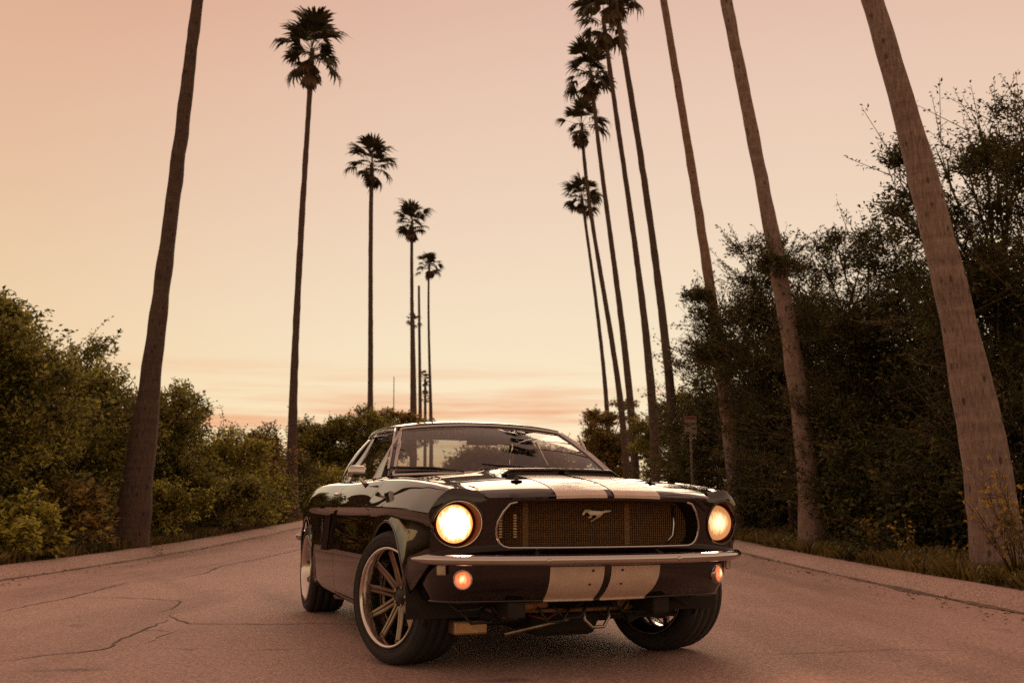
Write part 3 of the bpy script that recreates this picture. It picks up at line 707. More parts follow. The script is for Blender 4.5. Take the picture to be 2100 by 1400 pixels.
# ------------------------------------------------------------------ palms
def frond_mesh(name, m, rng, pet=.78, rad=.55, nseg=15, spread=85, droop=.35, fold=.25):
    V = []; T = []; Q = []
    def add(vs, fs):
        o = len(V); V.extend(vs)
        for f in fs: (T if len(f) == 3 else Q).append(tuple(i + o for i in f))
    w = .014   # stalk: a thin curved prism
    pts = [(0, 0, 0), (0, pet * .5, .02), (0, pet, -.02)]
    for a, b in zip(pts[:-1], pts[1:]):
        add([(a[0] - w, a[1], a[2]), (a[0] + w, a[1], a[2]), (a[0], a[1], a[2] - w), (b[0] - w * .7, b[1], b[2]), (b[0] + w * .7, b[1], b[2]), (b[0], b[1], b[2] - w * .7)], [(0, 1, 4, 3), (1, 2, 5, 4), (2, 0, 3, 5)])
    for i in range(nseg):
        g = math.radians(-spread + 2 * spread * i / (nseg - 1) + rng.uniform(-4, 4)); c, s_ = math.sin(g), math.cos(g)
        L = rad * (.72 + .28 * math.cos(g * .7)) * rng.uniform(.85, 1.08); hw = .055 * rad / .62
        o = np.array([0, pet, -.02]); d = np.array([c, s_, 0]); n_ = np.array([s_, -c, 0])
        p1 = o + d * L * .5 + np.array([0, 0, fold * .1 - droop * .10 * L]); p2 = o + d * L * .82 + np.array([0, 0, -droop * .30 * L]); p3 = o + d * L * .98 + np.array([0, 0, -droop * rng.uniform(.6, 1.1) * L])
        z = np.array([0, 0, .02])
        add([o, p1 + n_ * hw, p1 - z, p1 - n_ * hw, p2 + n_ * hw * .55, p2 - n_ * hw * .55, p3], [(0, 1, 2), (0, 2, 3), (1, 4, 5, 3), (4, 6, 5)])
    nf = len(Q) + len(T)
    return raw_mesh(name, np.array(V), quads=np.array(Q), tris=np.array(T), m=m, rnd=np.random.default_rng(nseg).random(nf) * .5 + .25)
rg = np.random.default_rng(5)
FR = [frond_mesh('frond', M['frond'], rg, pt, rg.uniform(.56, .68), 13, sp, dr) for pt, sp, dr in ((.70, 72, .35), (.50, 76, .55), (.64, 80, .8), (.38, 66, .3), (.76, 70, .9), (.56, 84, .55))]
FD = [frond_mesh('dead_frond', M['dead'], rg, .46, .60, 11, 48, .35), frond_mesh('dead_frond', M['dead'], rg, .60, .55, 10, 36, .2)]
GP = 'tall fan palms lining the road'
def palm(label, Y, pts, radii, crown, n_live=33, n_dead=12, size=1.0, m='trunk', seed=1, nring=12, base_flare=1.0):
    rng = np.random.default_rng(seed)
    P = [at(u, v, Y) for u, v in pts]; C = at(crown[0], crown[1], Y)
    base = P[0].copy(); base.z = min(base.z, ground_z(base.x, base.y) + .05) - .03
    root = empty('palm_tree', base); tag(root, label, 'palm tree', GP)
    Q = [Vector((P[0].x, P[0].y, base.z - .1))] + P + [C - Vector((0, 0, .1))]
    hs = [(q - Q[0]).length for q in Q]
    H = hs[-1]; n = max(14, int(H / .16)); m_ = min(n, 90)
    path = []; rad = []
    zs = [q.z for q in Q]
    dg = min(3, len(Q) - 1); px_ = np.polyfit(zs, [q.x for q in Q], dg); py_ = np.polyfit(zs, [q.y for q in Q], dg)
    for k in range(m_ + 1):
        z = zs[0] + (zs[-1] - zs[0]) * k / m_
        q = (float(np.polyval(px_, z)), float(np.polyval(py_, z)))
        path.append(Vector((q[0], q[1], z)) - base)
        r = float(np.interp(z, zs, [radii[0] * 1.12] + list(radii) + [radii[-1] * .92]))
        rad.append(r * (1 + .022 * noise.noise((z * 2.1, seed * 7, 0)) + (.008 if k % 2 else 0)))
    mb = MB().tube(path, rad, 20 if Y < 25 else 10)
    # lumps in the lower trunk
    mb.v = [(x + .02 * noise.noise((x * 5, z * 2.5, seed)) * radii[0] / .3, y + .02 * noise.noise((y * 5, z * 2.5, seed + 3)), z) for x, y, z in mb.v]
    mb.build('trunk', M[m], root, smooth=True)
    top = C - base
    for k in range(n_live):
        az = k * 2.39996 + rng.uniform(-.5, .5); f = (k + .5) / n_live
        el_ = math.radians(84 - 112 * f ** 1.15 + rng.uniform(-10, 10))
        o = link('frond', FR[int(rng.integers(len(FR)))], root)
        s_ = size * rng.uniform(.62, 1.12)
        R_ = Matrix.Rotation(az, 4, 'Z') @ Matrix.Rotation(el_, 4, 'X') @ Matrix.Rotation(rng.uniform(-.5, .5), 4, 'Y')
        o.matrix_local = Matrix.Translation(top + Vector((0, 0, -.02 * size - .34 * size * f))) @ R_ @ Matrix.Scale(s_, 4)
    for k in range(n_dead):
        az = k * 2.39996 + rng.uniform(-.4, .4); el_ = math.radians(rng.uniform(-86, -66))
        o = link('dead_frond', FD[int(rng.integers(len(FD)))], root)
        R_ = Matrix.Rotation(az, 4, 'Z') @ Matrix.Rotation(el_, 4, 'X') @ Matrix.Rotation(rng.uniform(-.6, .6), 4, 'Y')
        o.matrix_local = Matrix.Translation(top + Vector((0, 0, -.06 * size - .30 * size * rng.random()))) @ R_ @ Matrix.Scale(size * rng.uniform(.7, 1.0), 4)
    return root
palm('nearest palm on the left with its flared foot at the kerb', 15.6, [(268, 1105), (272, 1050), (284, 950), (310, 760), (330, 620), (351, 450), (376, 230), (396, 80), (410, -20), (450, -380)], [.30, .27, .225, .165, .135, .12, .112, .102, .096, .09], (486, -640), size=1.1, seed=1, n_dead=12)
palm('second palm on the left, the tallest with its whole crown in view', 27.5, [(597, 1058), (598, 1010), (600, 900), (606, 700), (615, 500), (626, 330), (637, 190)], [.26, .20, .14, .105, .092, .085, .08], (640, 94), size=1.1, seed=2, n_live=34, n_dead=12)
palm('third palm on the left above the far side of the car', 42, [(758, 900), (760, 800), (760, 600), (761, 400)], [.15, .12, .105, .095], (763, 330), size=1.12, seed=3, n_live=31)
palm('fourth palm on the left with its crown just left of its thinner neighbour', 60, [(847, 870), (846, 760), (845, 600), (844, 510)], [.19, .15, .115, .10], (845, 450), size=1.22, seed=4, n_live=31)
palm('fifth palm on the left with a slim trunk above the car roof', 72, [(884, 870), (881, 760), (879, 640), (879, 590)], [.14, .10, .085, .08], (880, 540), size=1.06, seed=5, n_live=34)
palm('distant palm whose small crown shows behind the fourth left trunk', 100, [(851, 870), (850, 760), (848, 690)], [.2, .17, .14], (848, 655), size=.98, seed=6, n_live=15, n_dead=5)
palm('small far palm with its crown low behind the fifth left trunk', 125, [(872, 870), (872, 800)], [.2, .17], (872, 775), size=.98, seed=7, n_live=14, n_dead=4)
palm('farthest small palm with its crown just under another far crown', 150, [(872, 880), (872, 840)], [.2, .17], (872, 812), size=1.15, seed=8, n_live=14, n_dead=4)
palm('nearest palm on the right with the thickest leaning trunk', 9.5, [(2046, 1172), (2043, 1090), (2038, 1000), (2003, 820), (1974, 700), (1932, 543), (1889, 350), (1831, 150), (1790, 0), (1700, -320)], [.255, .245, .23, .198, .176, .158, .142, .120, .11, .10], (1560, -1150), size=1.15, seed=9, m='trunk_pale', n_dead=12)
palm('second palm on the right with a clean pale lower trunk', 15.4, [(1669, 1116), (1666, 1060), (1662, 1000), (1639, 820), (1612, 650), (1586, 500), (1569, 400), (1527, 200), (1490, 0)], [.25, .215, .178, .15, .142, .13, .114, .105, .098], (1420, -480), size=1.1, seed=10, m='trunk_pale', n_dead=12)
palm('palm on the right with blue spray paint on its lower trunk', 20.5, [(1520, 1085), (1514, 1040), (1503, 945), (1472, 700), (1453, 570), (1444, 500), (1426, 400), (1395, 200), (1360, 0)], [.26, .22, .175, .125, .112, .108, .094, .085, .08], (1330, -190), size=1.1, seed=11, m='trunk_paint', n_dead=12)
palm('fourth palm on the right, its trunk reaching the crown cut off by the top edge', 27.7, [(1396, 1060), (1390, 990), (1377, 825), (1370, 740), (1336, 480), (1300, 230), (1266, 30)], [.21, .165, .14, .128, .105, .095, .085], (1258, -22), size=1.05, seed=12, n_live=20, n_dead=12)
palm('fifth palm on the right with a ragged crown touching the top edge', 32, [(1347, 1050), (1344, 985), (1341, 825), (1327, 740), (1300, 480), (1270, 280), (1246, 110)], [.2, .17, .15, .135, .095, .088, .08], (1238, 38), size=1.1, seed=13, n_live=20, n_dead=12)
palm('sixth palm on the right with its crown second from the top of the column', 37.5, [(1306, 1045), (1303, 980), (1294, 826), (1283, 740), (1251, 480), (1219, 215)], [.2, .17, .145, .132, .098, .08], (1211, 142), size=1.1, seed=14, n_live=34)
palm('seventh palm on the right with a hanging skirt under its crown', 41, [(1286, 1020), (1283, 980), (1273, 826), (1262, 740), (1217, 480), (1199, 320)], [.19, .155, .135, .12, .09, .08], (1192, 248), size=1.1, seed=15, n_live=18, n_dead=14)
palm('farthest palm of the right row with the lowest crown', 48, [(1250, 1030), (1247, 845), (1234, 740), (1206, 490), (1200, 450)], [.17, .12, .10, .08, .075], (1192, 398), size=1.02, seed=16, n_live=30)
# bare pole of a dead palm and a thin mast
b0, b1 = at(862, 868, 80), at(859, 586, 80)
pl = empty('bare_trunk', b0); tag(pl, 'bare crownless trunk between the fourth and fifth left palms', 'dead palm')
MB().tube([Vector((0, 0, -1.6)), Vector((0, 0, 0)), (b1 - b0) * .5, b1 - b0], [.17, .16, .12, .10], 8).build('trunk', M['trunk'], pl, smooth=True)
b0, b1 = at(808, 870, 70), at(808, 772, 70)
ms = empty('mast', b0); tag(ms, 'thin mast sticking up left of the fourth left palm', 'mast')
MB().tube([Vector((0, 0, -3)), b1 - b0], [.05, .03], 6).build('pole', M['galv'], ms)

# ------------------------------------------------------------------ grass, weeds, flowers
def grass(name, x0, x1, y0, y1, n, seed, near):
    rng = np.random.default_rng(seed)
    y = y0 + (y1 - y0) * rng.random(n) ** 1.7; x = x0 + (x1 - x0) * rng.random(n) ** (1.3 if near > 0 else .77)
    cl = np.array([noise.noise((a * 1.4, b * 1.1, seed)) for a, b in zip(x, y)]); k = cl > -.25; x, y, cl = x[k], y[k], cl[k]
    z = np.array([bumpy(a, b) for a, b in zip(x, y)]); n = len(x)
    h = (.05 + .13 * rng.random(n)) * (1 + .9 * np.clip(cl, 0, 1)); w = .006 + .0006 * y
    a = rng.random(n) * 2 * PI; le = rng.uniform(.1, .9, n)
    d = np.stack([np.cos(a), np.sin(a), 0 * a], 1); s_ = np.stack([-np.sin(a), np.cos(a), 0 * a], 1)
    B = np.stack([x, y, z - .01], 1)
    V = np.stack([B - s_ * w[:, None], B + s_ * w[:, None], B + d * (h * le * .4)[:, None] + s_ * (w * .6)[:, None] + np.array([0, 0, 1]) * (h * .65)[:, None], B + d * (h * le)[:, None] + np.array([0, 0, 1]) * h[:, None]], 1).reshape(-1, 3)
    i = np.arange(n)[:, None] * 4
    me = raw_mesh(name, V, tris=np.concatenate([i + np.array([0, 1, 2]), i + np.array([0, 2, 3])], 0), m=M['grass'], rnd=np.tile(rng.random(n), 2))
    return tag(link(name, me), kind='stuff')
grass('grass', XL - 1.9, XL - .36, 8, 46, 52000, 3, -1)
grass('grass', XR + .36, XR + 2.3, 5.5, 40, 60000, 4, 1)
def weeds(name, pts, seed, m, r=.16, leaf=.05):
    rng = np.random.default_rng(seed); B = []; A = []
    for (x, y) in pts:
        k = 60; d = unit(rng.normal(size=(k, 3)) + np.array([0, 0, .5])); z = bumpy(x, y)
        rr = r * rng.uniform(.5, 1.2); B.append(np.array([x, y, z]) + np.abs(d) * np.sign(d) * rr * rng.random((k, 1)) ** .5 * np.array([1, 1, .9])); A.append(d)
    B = np.concatenate(B); A = np.concatenate(A); L = leaf * rng.uniform(.6, 1.4, len(B))
    return tag(link(name, leaves_mesh(name, B, A, L, L * .5, m, rng, .6)), kind='stuff')
rw = np.random.default_rng(9)
weeds('ground_cover', [(XL - .5 - 1.3 * rw.random() ** 1.4, 8 + 34 * rw.random() ** 1.5) for _ in range(260)], 5, M['leaf_olive'])
weeds('ground_cover', [(XR + .5 + 1.9 * rw.random(), 6 + 32 * rw.random() ** 1.5) for _ in range(300)], 6, M['leaf_olive'])

bases = [at(u, v, Y) for u, v, Y in ((268, 1105, 15.6), (598, 1056, 27.5), (2046, 1172, 9.5), (1669, 1116, 15.4), (1520, 1085, 20.5))]
weeds('ground_cover', [(b.x + math.cos(k * 1.1) * rw.uniform(.25, .5), b.y - .15 + math.sin(k * 1.1) * rw.uniform(.2, .45)) for b in bases for k in range(11)], 8, M['leaf_olive'], r=.15, leaf=.045)

def mustard(label, x, y, n, h, seed, lean=(0, 0)):
    rng = np.random.default_rng(seed); z = bumpy(x, y); root = empty('wildflower', (x, y, z)); tag(root, label, 'wildflower', 'yellow wildflowers on the right verge')
    fb = []; fa = []; lb = []; la = []
    for k in range(n):
        a = rng.uniform(0, 2 * PI); hh = h * rng.uniform(.55, 1.05); sp_ = hh * rng.uniform(.12, .5)
        e = Vector((math.cos(a) * sp_ + lean[0] * hh, math.sin(a) * sp_ + lean[1] * hh, hh))
        p = [Vector((0, 0, -.02)), e * .35 + Vector((0, 0, .05 * hh)), e * .7 + Vector((0, 0, .04 * hh)), e]
        mb = MB().tube(p, [.006, .0045, .003, .002], 5)
        for j in range(3):
            q = p[1].lerp(p[3], rng.uniform(.2, .9)); d = Vector(unit(rng.normal(size=3) + np.array([0, 0, .9]))) * hh * rng.uniform(.12, .25)
            mb.tube([q, q + d * .6, q + d], [.003, .0025, .0015], 4)
            for t in range(6): fb.append(q + d); fa.append(rng.normal(size=3) + np.array([0, 0, .4]))
            for t in range(3): lb.append(q.lerp(p[1], .5)); la.append(rng.normal(size=3))
        for t in range(8): fb.append(e); fa.append(rng.normal(size=3) + np.array([0, 0, .4]))
        mb.build('stem', M['stem'], root, smooth=True)
    fb = np.array([tuple(v) for v in fb]); fa = np.array(fa); f = link('flower', leaves_mesh('flower', fb, fa, np.full(len(fb), .024), np.full(len(fb), .02), M['flower'], rng), root); tag(f, kind='stuff')
    lb = np.array([tuple(v) for v in lb]); f = link('leaf', leaves_mesh('leaf', lb, np.array(la), np.full(len(lb), .06), np.full(len(lb), .02), M['stem'], rng), root); tag(f, kind='stuff')
g = at(2085, 1150, 8.7); mustard('big spray of tall yellow wildflowers in front of the nearest right palm', g.x, g.y, 16, .95, 1, (-.12, -.05))
g = at(2120, 1150, 8.2); mustard('yellow wildflowers at the right edge beside the big spray', g.x, g.y, 12, 1.05, 2, (-.15, 0))
g = at(1875, 1150, 10.8); mustard('small group of yellow flowers midway between the two nearest right palms', g.x, g.y, 5, .62, 3, (-.22, 0))
g = at(1800, 1140, 12.2); mustard('thin yellow flowers in the grass right of the second right palm', g.x, g.y, 6, .55, 4, (-.1, 0))
g = at(1715, 1125, 14.5); mustard('pale flower stalks just right of the second right palm foot', g.x, g.y, 6, .75, 5, (0, 0))
g = at(1990, 1120, 9.8); mustard('lone thin flower stalk left of the nearest right palm', g.x, g.y, 2, .45, 6, (-.3, 0))

# fallen leaves on the asphalt before the car
rl = np.random.default_rng(12)
pts = np.array([tuple(gpt(u, v)) for u, v in zip(rl.uniform(1090, 1330, 30), rl.uniform(1300, 1350, 30))]); pts[:, 2] += .008
lf = rl.normal(size=(30, 3)); lf[:, 2] *= .15
tag(link('fallen_leaf', leaves_mesh('fallen_leaf', pts, lf, np.full(30, .022), np.full(30, .014), M['dead'], rl, 3.)), kind='stuff')

for sx0, sg0, n0, y0, y1 in ((XL, 1, 220, 8, 34), (XR, -1, 320, 6, 26)):
    yy = y0 + (y1 - y0) * rl.random(n0) ** 1.6; xx = sx0 + sg0 * (.02 + .5 * rl.random(n0) ** 2.6)
    pp = np.array([(x, y, road_z(y) + .008) for x, y in zip(xx, yy)]); lf = rl.normal(size=(n0, 3)); lf[:, 2] *= .2
    tag(link('fallen_leaf', leaves_mesh('fallen_leaf', pp, lf, rl.uniform(.02, .06, n0), rl.uniform(.012, .03, n0), M['dead'], rl, 3.)), kind='stuff')
# ------------------------------------------------------------------ road sign
sx = at(1420, 985, 23.0); sgz = ground_z(sx.x, 23.0)
sg = empty('road_sign', (sx.x, 23.0, sgz)); tag(sg, 'small red and white two panel road sign on a thin post among the right palms', 'road sign')
topz = at(1420, 853, 23.0).z - sgz
MB().box((0, .012, topz / 2 - .05), (.05, .02, topz + .1)).build('post', M['galv'], sg)
MB().box((0, -.006, topz - .085), (.30, .006, .17)).build('sign_panel', M['sign_white'], sg, bevel=.002)
lo_ = MB().box((0, -.006, topz - .32), (.30, .006, .23)).build('sign_panel', M['sign_white'], sg, bevel=.002)
up_ = sg.children[1]
MB().box((0, -.011, topz - .045), (.29, .003, .06)).build('red_band', M['sign_red'], up_)
MB().box((-.06, -.011, topz - .235), (.13, .003, .028)).box((.08, -.011, topz - .30), (.12, .003, .03)).box((-.07, -.011, topz - .40), (.10, .003, .03)).build('dark_print', M['black'], lo_)

# ------------------------------------------------------------------ the car (x to its right, y forward, z up, origin under the front axle)
CAR = empty('classic_car', (0.159, 5.327, 0), (0, 0, PI + 0.349))
tag(CAR, 'dark vintage two door coupe with glowing headlights and two pale stripes on its nose', 'car')
WB, ARZ, ARR = -2.743, 0.345, 0.372

HC_Y = [-.45, 0, .3, .6, .76, .84, .87, .885]; HC_Z = [.990, .972, .950, .915, .886, .862, .848, .834]
def hood_z(x, y):
    return cinterp(y, HC_Y, HC_Z) * 1.0 - .036 * (abs(x) / .65) ** 2.4
def scoop_h(x, y):
    """raised twin scoop in front of the windscreen"""
    a = abs(x)
    w = min(1, max(0, (.335 - a) / .05)); w = w * w * (3 - 2 * w)
    if y > .30: return 0
    l = min(1, max(0, (y + .36) / .42)); l = l * l * (3 - 2 * l)
    return .027 * w * l
def gap_x(y): return float(np.interp(y, [-.45, 0, .4, .70, .80], [.672, .660, .635, .608, .60]))
SY = [-3.62, -3.2, -2.743, -2.2, -1.6, -1.0, -.44, 0, .4, .62, .72]
# rows: 11 (x, z) pairs from the top inner edge round to the underside
SEC = [
 [(.60, .925), (.68, .935), (.735, .92), (.775, .86), (.80, .80), (.81, .765), (.80, .70), (.80, .56), (.79, .44), (.76, .36), (.70, .33)],
 [(.63, .945), (.72, .955), (.775, .94), (.825, .88), (.855, .82), (.868, .785), (.855, .71), (.86, .55), (.845, .38), (.81, .30), (.74, .27)],
 [(.65, .955), (.74, .968), (.795, .952), (.852, .89), (.882, .835), (.898, .795), (.884, .72), (.890, .52), (.872, .32), (.83, .22), (.76, .20)],
 [(.665, .955), (.745, .968), (.80, .952), (.858, .89), (.886, .835), (.902, .798), (.884, .725), (.888, .52), (.872, .30), (.84, .21), (.76, .19)],
 [(.70, .945), (.755, .955), (.797, .940), (.850, .885), (.878, .835), (.896, .797), (.872, .73), (.882, .52), (.868, .30), (.84, .21), (.76, .19)],
 [(.71, .945), (.755, .952), (.794, .936), (.846, .882), (.874, .832), (.893, .795), (.866, .73), (.880, .52), (.866, .30), (.84, .21), (.76, .19)],
 [(.672, .960), (.735, .954), (.780, .934), (.836, .868), (.870, .818), (.888, .788), (.862, .735), (.878, .52), (.864, .30), (.84, .21), (.76, .19)],
 [(.660, .940), (.725, .938), (.772, .922), (.828, .860), (.863, .812), (.881, .782), (.858, .735), (.872, .52), (.860, .30), (.83, .21), (.76, .19)],
 [(.635, .900), (.705, .906), (.756, .898), (.806, .846), (.839, .802), (.857, .772), (.836, .725), (.846, .56), (.832, .42), (.81, .36), (.74, .33)],
 [(.614, .868), (.685, .880), (.740, .878), (.786, .836), (.815, .793), (.830, .760), (.814, .710), (.812, .60), (.805, .52), (.78, .45), (.72, .42)],
 [(.605, .852), (.675, .866), (.728, .866), (.772, .832), (.802, .790), (.816, .755), (.800, .700), (.797, .60), (.790, .53), (.77, .46), (.71, .43)]]
SEC = np.array(SEC).reshape(len(SY), -1)
_sc = {}
def sec(y, t):
    k = round(y, 4)
    if k not in _sc: _sc[k] = cinterp(y, SY, SEC).reshape(11, 2)
    p = cinterp(t, range(11), _sc[k])
    # the body crease runs sharp along t = 5, the shoulder edge fairly sharp along t = 3
    i_ = min(9, int(t)); pl_ = _sc[k][i_] * (1 - (t - i_)) + _sc[k][i_ + 1] * (t - i_)
    w_ = max(0, 1 - abs(t - 4.6) / .9) ** .5 if abs(t - 4.6) < .9 else 0
    p = p * (1 - w_) + pl_ * w_
    if y > -.45 and t < 1: 
        g_ = gap_x(y); hz = hood_z(g_, y) if y < .8 else _sc[k][0, 1]
        p = np.array([p[0], p[1] * t + (1 - t) * (hz - .001)])
    x_, z_ = float(p[0]), float(p[1])
    for yc in (0, WB):     # flared lip over the wheel arches
        d_ = math.hypot(y - yc, z_ - ARZ) - ARR
        if z_ > .25 and -.02 < d_ < .06: x_ += .012 * (1 - max(0, d_) / .06) ** 2
    return x_, z_
KS = .09
def t_of_z(y, z):
    ts = np.linspace(2, 10, 161); zz = np.array([sec(y, t)[1] for t in ts]); return float(np.interp(-z, -zz, ts))
def arch(yc, a0=-PI * .18, a1=PI * 1.18, n=40, r=ARR):
    P = []
    for i in range(n):
        a = a0 + (a1 - a0) * i / (n - 1); y = yc + r * math.cos(a); z = max(.205, ARZ + r * math.sin(a))
        P.append((y, t_of_z(y, z) * KS))
    a, b = P[0], P[-1]
    return P + [(b[0], 1.0), (a[0], 1.0)]
def side_panel(name, outline, holes, m=None, parent=None, step=.028, both=True):
    ol = [(y, t * KS) for y, t in outline]
    for sg_ in ((1, -1) if both else (1,)):
        pm = panel(ol, holes, step, lambda y, s: (lambda p: (p[0], y, p[1]))(sec(y, s / KS)), (0, -1.4, .55), .014, [[(y, 5 * KS) for y in np.arange(-3.6, .75, .027)]])
        if sg_ < 0:
            pm.v = [(-x, y, z) for x, y, z in pm.v]; pm.f = [tuple(reversed(q)) for q in pm.f]
        o = pm.build(name, m or M['paint'], parent or CAR, smooth=True)
    return o
def yf(t): return float(np.interp(t, [0, 1, 2, 3, 4, 5, 6, 7, 8], [.735, .73, .72, .705, .69, .675, .66, .648, .64]))
G_ = .004
fr = [(yf(t) - G_ * 0, t) for t in np.linspace(0, 8, 17)]
side_panel('front_fender', fr + [(.40, 8.4), (.32, 9.3), (-.44 + G_, 9.3), (-.44 + G_, 0)], [arch(0)])
side_panel('door', [(-.44 - G_, .5), (-.44 - G_, 8.45), (-1.53, 8.45), (-1.53, .5)], [])
side_panel('rocker_panel', [(-.44 - G_, 8.52), (-.44 - G_, 9.9), (-1.55, 9.9), (-1.55, 8.52)], [])
side_panel('quarter_panel', [(-1.53 - 2 * G_, 0), (-1.53 - 2 * G_, 9.7), (-2.3, 9.7), (-3.2, 9.2), (-3.62, 8.6), (-3.62, 0)], [arch(WB)])
for s in (1, -1):      # arch lips and wheel wells
    for yc in (0, WB):
        P = []
        for i in range(41):
            a = -PI * .12 + PI * 1.24 * i / 40; y = yc + (ARR - .004) * math.cos(a); z = max(.22, ARZ + (ARR - .004) * math.sin(a))
            x, _ = sec(y, t_of_z(y, z)); P.append((s * (x - .006), y, z))
        MB().tube(P, .010, 8).build('arch_lip', M['paint'], CAR, smooth=True)
        w = MB()
        w.grid(lambda u, v: (s * (.42 + .43 * v), yc + (ARR + .015) * math.cos(PI * (1.15 * u - .075)), max(.2, ARZ + (ARR + .015) * math.sin(PI * (1.15 * u - .075)))), 24, 3)
        w.build('wheel_well', M['dark'], CAR)
# --- nose: the panel between hood lip, grille opening, headlights and bumper
def Gy(x, z): return .842 - .24 * x * x + (z - .70) * .20
BT = [sec(yf(t), t) for t in np.linspace(0, 8, 25)]; BY = [yf(t) for t in np.linspace(0, 8, 25)]
rhalf = [(0, .824), (.30, .823), (.50, .824), (.575, .834), (.60, .846)] + [(x, z) for x, z in BT] + [(.775, .545), (.60, .545), (.30, .545), (0, .545)]
outl = rhalf + [(-x, z) for x, z in reversed(rhalf[1:-1])]
GRH = [(0, .812), (.25, .811), (.44, .808), (.470, .800), (.498, .765), (.520, .720), (.527, .690), (.522, .650), (.508, .622), (.490, .608), (.465, .601), (.25, .600), (0, .600)]
GR_ = GRH + [(-x, z) for x, z in reversed(GRH[1:-1])]
HX, HZ, HR = .696, .706, .108
circ = lambda cx, cz, r, n=40: [(cx + r * math.cos(2 * PI * i / n), cz + r * math.sin(2 * PI * i / n)) for i in range(n)]
bpts = np.array(BT + [(-x, z) for x, z in BT]); bys = np.array(BY + BY)
def nose_y(x, z):
    d2 = np.hypot(bpts[:, 0] - x, bpts[:, 1] - z); i = int(d2.argmin()); d = d2[i]; yb = bys[i]
    g_ = max(Gy(x, z), yb); k = min(1, d / .075)
    return yb + (g_ - yb) * math.sqrt(max(0, 1 - (1 - k) ** 2))
panel(outl, [GR_, circ(HX, HZ, HR), circ(-HX, HZ, HR)], .022, lambda x, z: (x, nose_y(x, z), z), (0, -.5, .70), .02).build('nose_panel', M['paint'], CAR, smooth=True)
# grille opening: inner walls, chrome moulding, mesh, bars, radiator behind
gp = resample(GR_, .03)
w = MB(); V = []
for x, z in gp: V += [(x, nose_y(x, z) - .003, z), (x * .985, .66 - .06 * x * x, z)]
k = len(gp); w.add(V, [(2 * i, 2 * i + 1, 2 * ((i + 1) % k) + 1, 2 * ((i + 1) % k)) for i in range(k)])
grl = empty('grille', (0, 0, 0), parent=CAR)
w.build('surround', M['black'], grl, smooth=False)
mo = [(x * 1.004, nose_y(x, z) + .004, z - .002) for x, z in gp if not (z > .80 and abs(x) < .44)]
i0 = max(range(len(mo)), key=lambda i: math.dist(mo[i], mo[i - 1])); mo = mo[i0:] + mo[:i0]
MB().tube(mo, .0062, 8).build('chrome_moulding', M['chrome'], grl, smooth=True)
mb = MB(); yg = lambda x: .70 - .10 * x * x
def xlim(z):
    r = [p[0] for p in GRH]; zz = [p[1] for p in GRH]
    return float(np.interp(z, list(reversed(zz[3:11])), list(reversed(r[3:11]))))
for i in range(26):
    z = .606 + i * .0080
    if z > .808: break
    xl = xlim(z) - .002
    mb.tube([(-xl, yg(xl), z), (-xl * .5, yg(xl * .5), z), (0, yg(0), z), (xl * .5, yg(xl * .5), z), (xl, yg(xl), z)], .0019, 4, False)
for i in range(88):
    x = -.522 + i * .012
    zz = [z for z in np.linspace(.602, .809, 60) if xlim(z) > abs(x)]
    if zz: mb.tube([(x, yg(x) + .002, zz[0]), (x, yg(x) + .002, zz[-1])], .0013, 4, False)
tag(mb.build('mesh_screen', M['mesh'], grl), kind='stuff')
for x in (.105, -.155): MB().tube([(x, yg(x) - .02, .602), (x, yg(x) - .02, .81)], .011, 8).build('support_bar', M['black'], grl, smooth=True)
for x in (.475, .405):
    for i in range(9): MB().box((x, yg(x) + .004, .645 + i * .0125), (.016, .004, .007)).build('vent_slot', M['brass'], grl)
MB().tube([(-.435, yg(.435) + .006, .79), (-.442, yg(.44) + .006, .70), (-.432, yg(.43) + .006, .645), (-.40, yg(.40) + .006, .612)], .006, 6).build('corner_bar', M['chrome'], grl, smooth=True)
rad = empty('radiator', (0, .60, .70), parent=CAR)
mb = MB()
for i in range(30): mb.box((0.06, 0, -.10 + i * .0069), (.50, .03, .0022))
tag(mb.build('cooling_fins', M['radiator'], rad), kind='stuff')
MB().box((.06, -.03, 0), (.50, .03, .21)).build('core', M['dark'], rad)
for x in (.33, -.21):
    mb = MB().box((x, .005, 0), (.026, .05, .205))
    for i in range(13): mb.box((x, .032, -.092 + i * .0155), (.027, .006, .009))
    mb.build('side_tank', M['brass'], rad)
MB().box((0, .50, .70), (1.25, .02, .30)).build('radiator_support', M['dark'], CAR)
# emblem: a running horse
hp = [(485, 680), (500, 640), (560, 560), (600, 510), (640, 485), (690, 512), (780, 500), (850, 540), (950, 552), (1100, 556), (1180, 566), (1250, 560), (1330, 530), (1580, 535), (1480, 588), (1330, 606), (1240, 640), (1190, 690), (1150, 745), (1095, 772), (1040, 800), (960, 835), (880, 890), (810, 902), (800, 872), (900, 812), (980, 768), (1005, 722), (990, 688), (900, 690), (850, 702), (840, 760), (780, 802), (710, 782), (700, 738), (760, 732), (790, 702), (750, 655), (700, 612), (640, 592), (590, 640), (540, 700)]
hp = [(-(px - 1030) / 1095 * .160, .745 - (py - 690) / 1095 * .160) for px, py in hp]
pm = panel(hp, [], .006, lambda x, z: (x, .728 + .004 * math.cos(min(1, abs(z - .748) / .03) * PI / 2), z), (0, .5, .745), .008)
pm.build('horse_emblem', M['steel'], grl, smooth=False)
MB().tube([(0, .725, .74), (0, .69, .74)], .008, 6).tube([(0, .70, .80), (0, .70, .61)], .006, 6).build('emblem_stand', M['black'], grl)
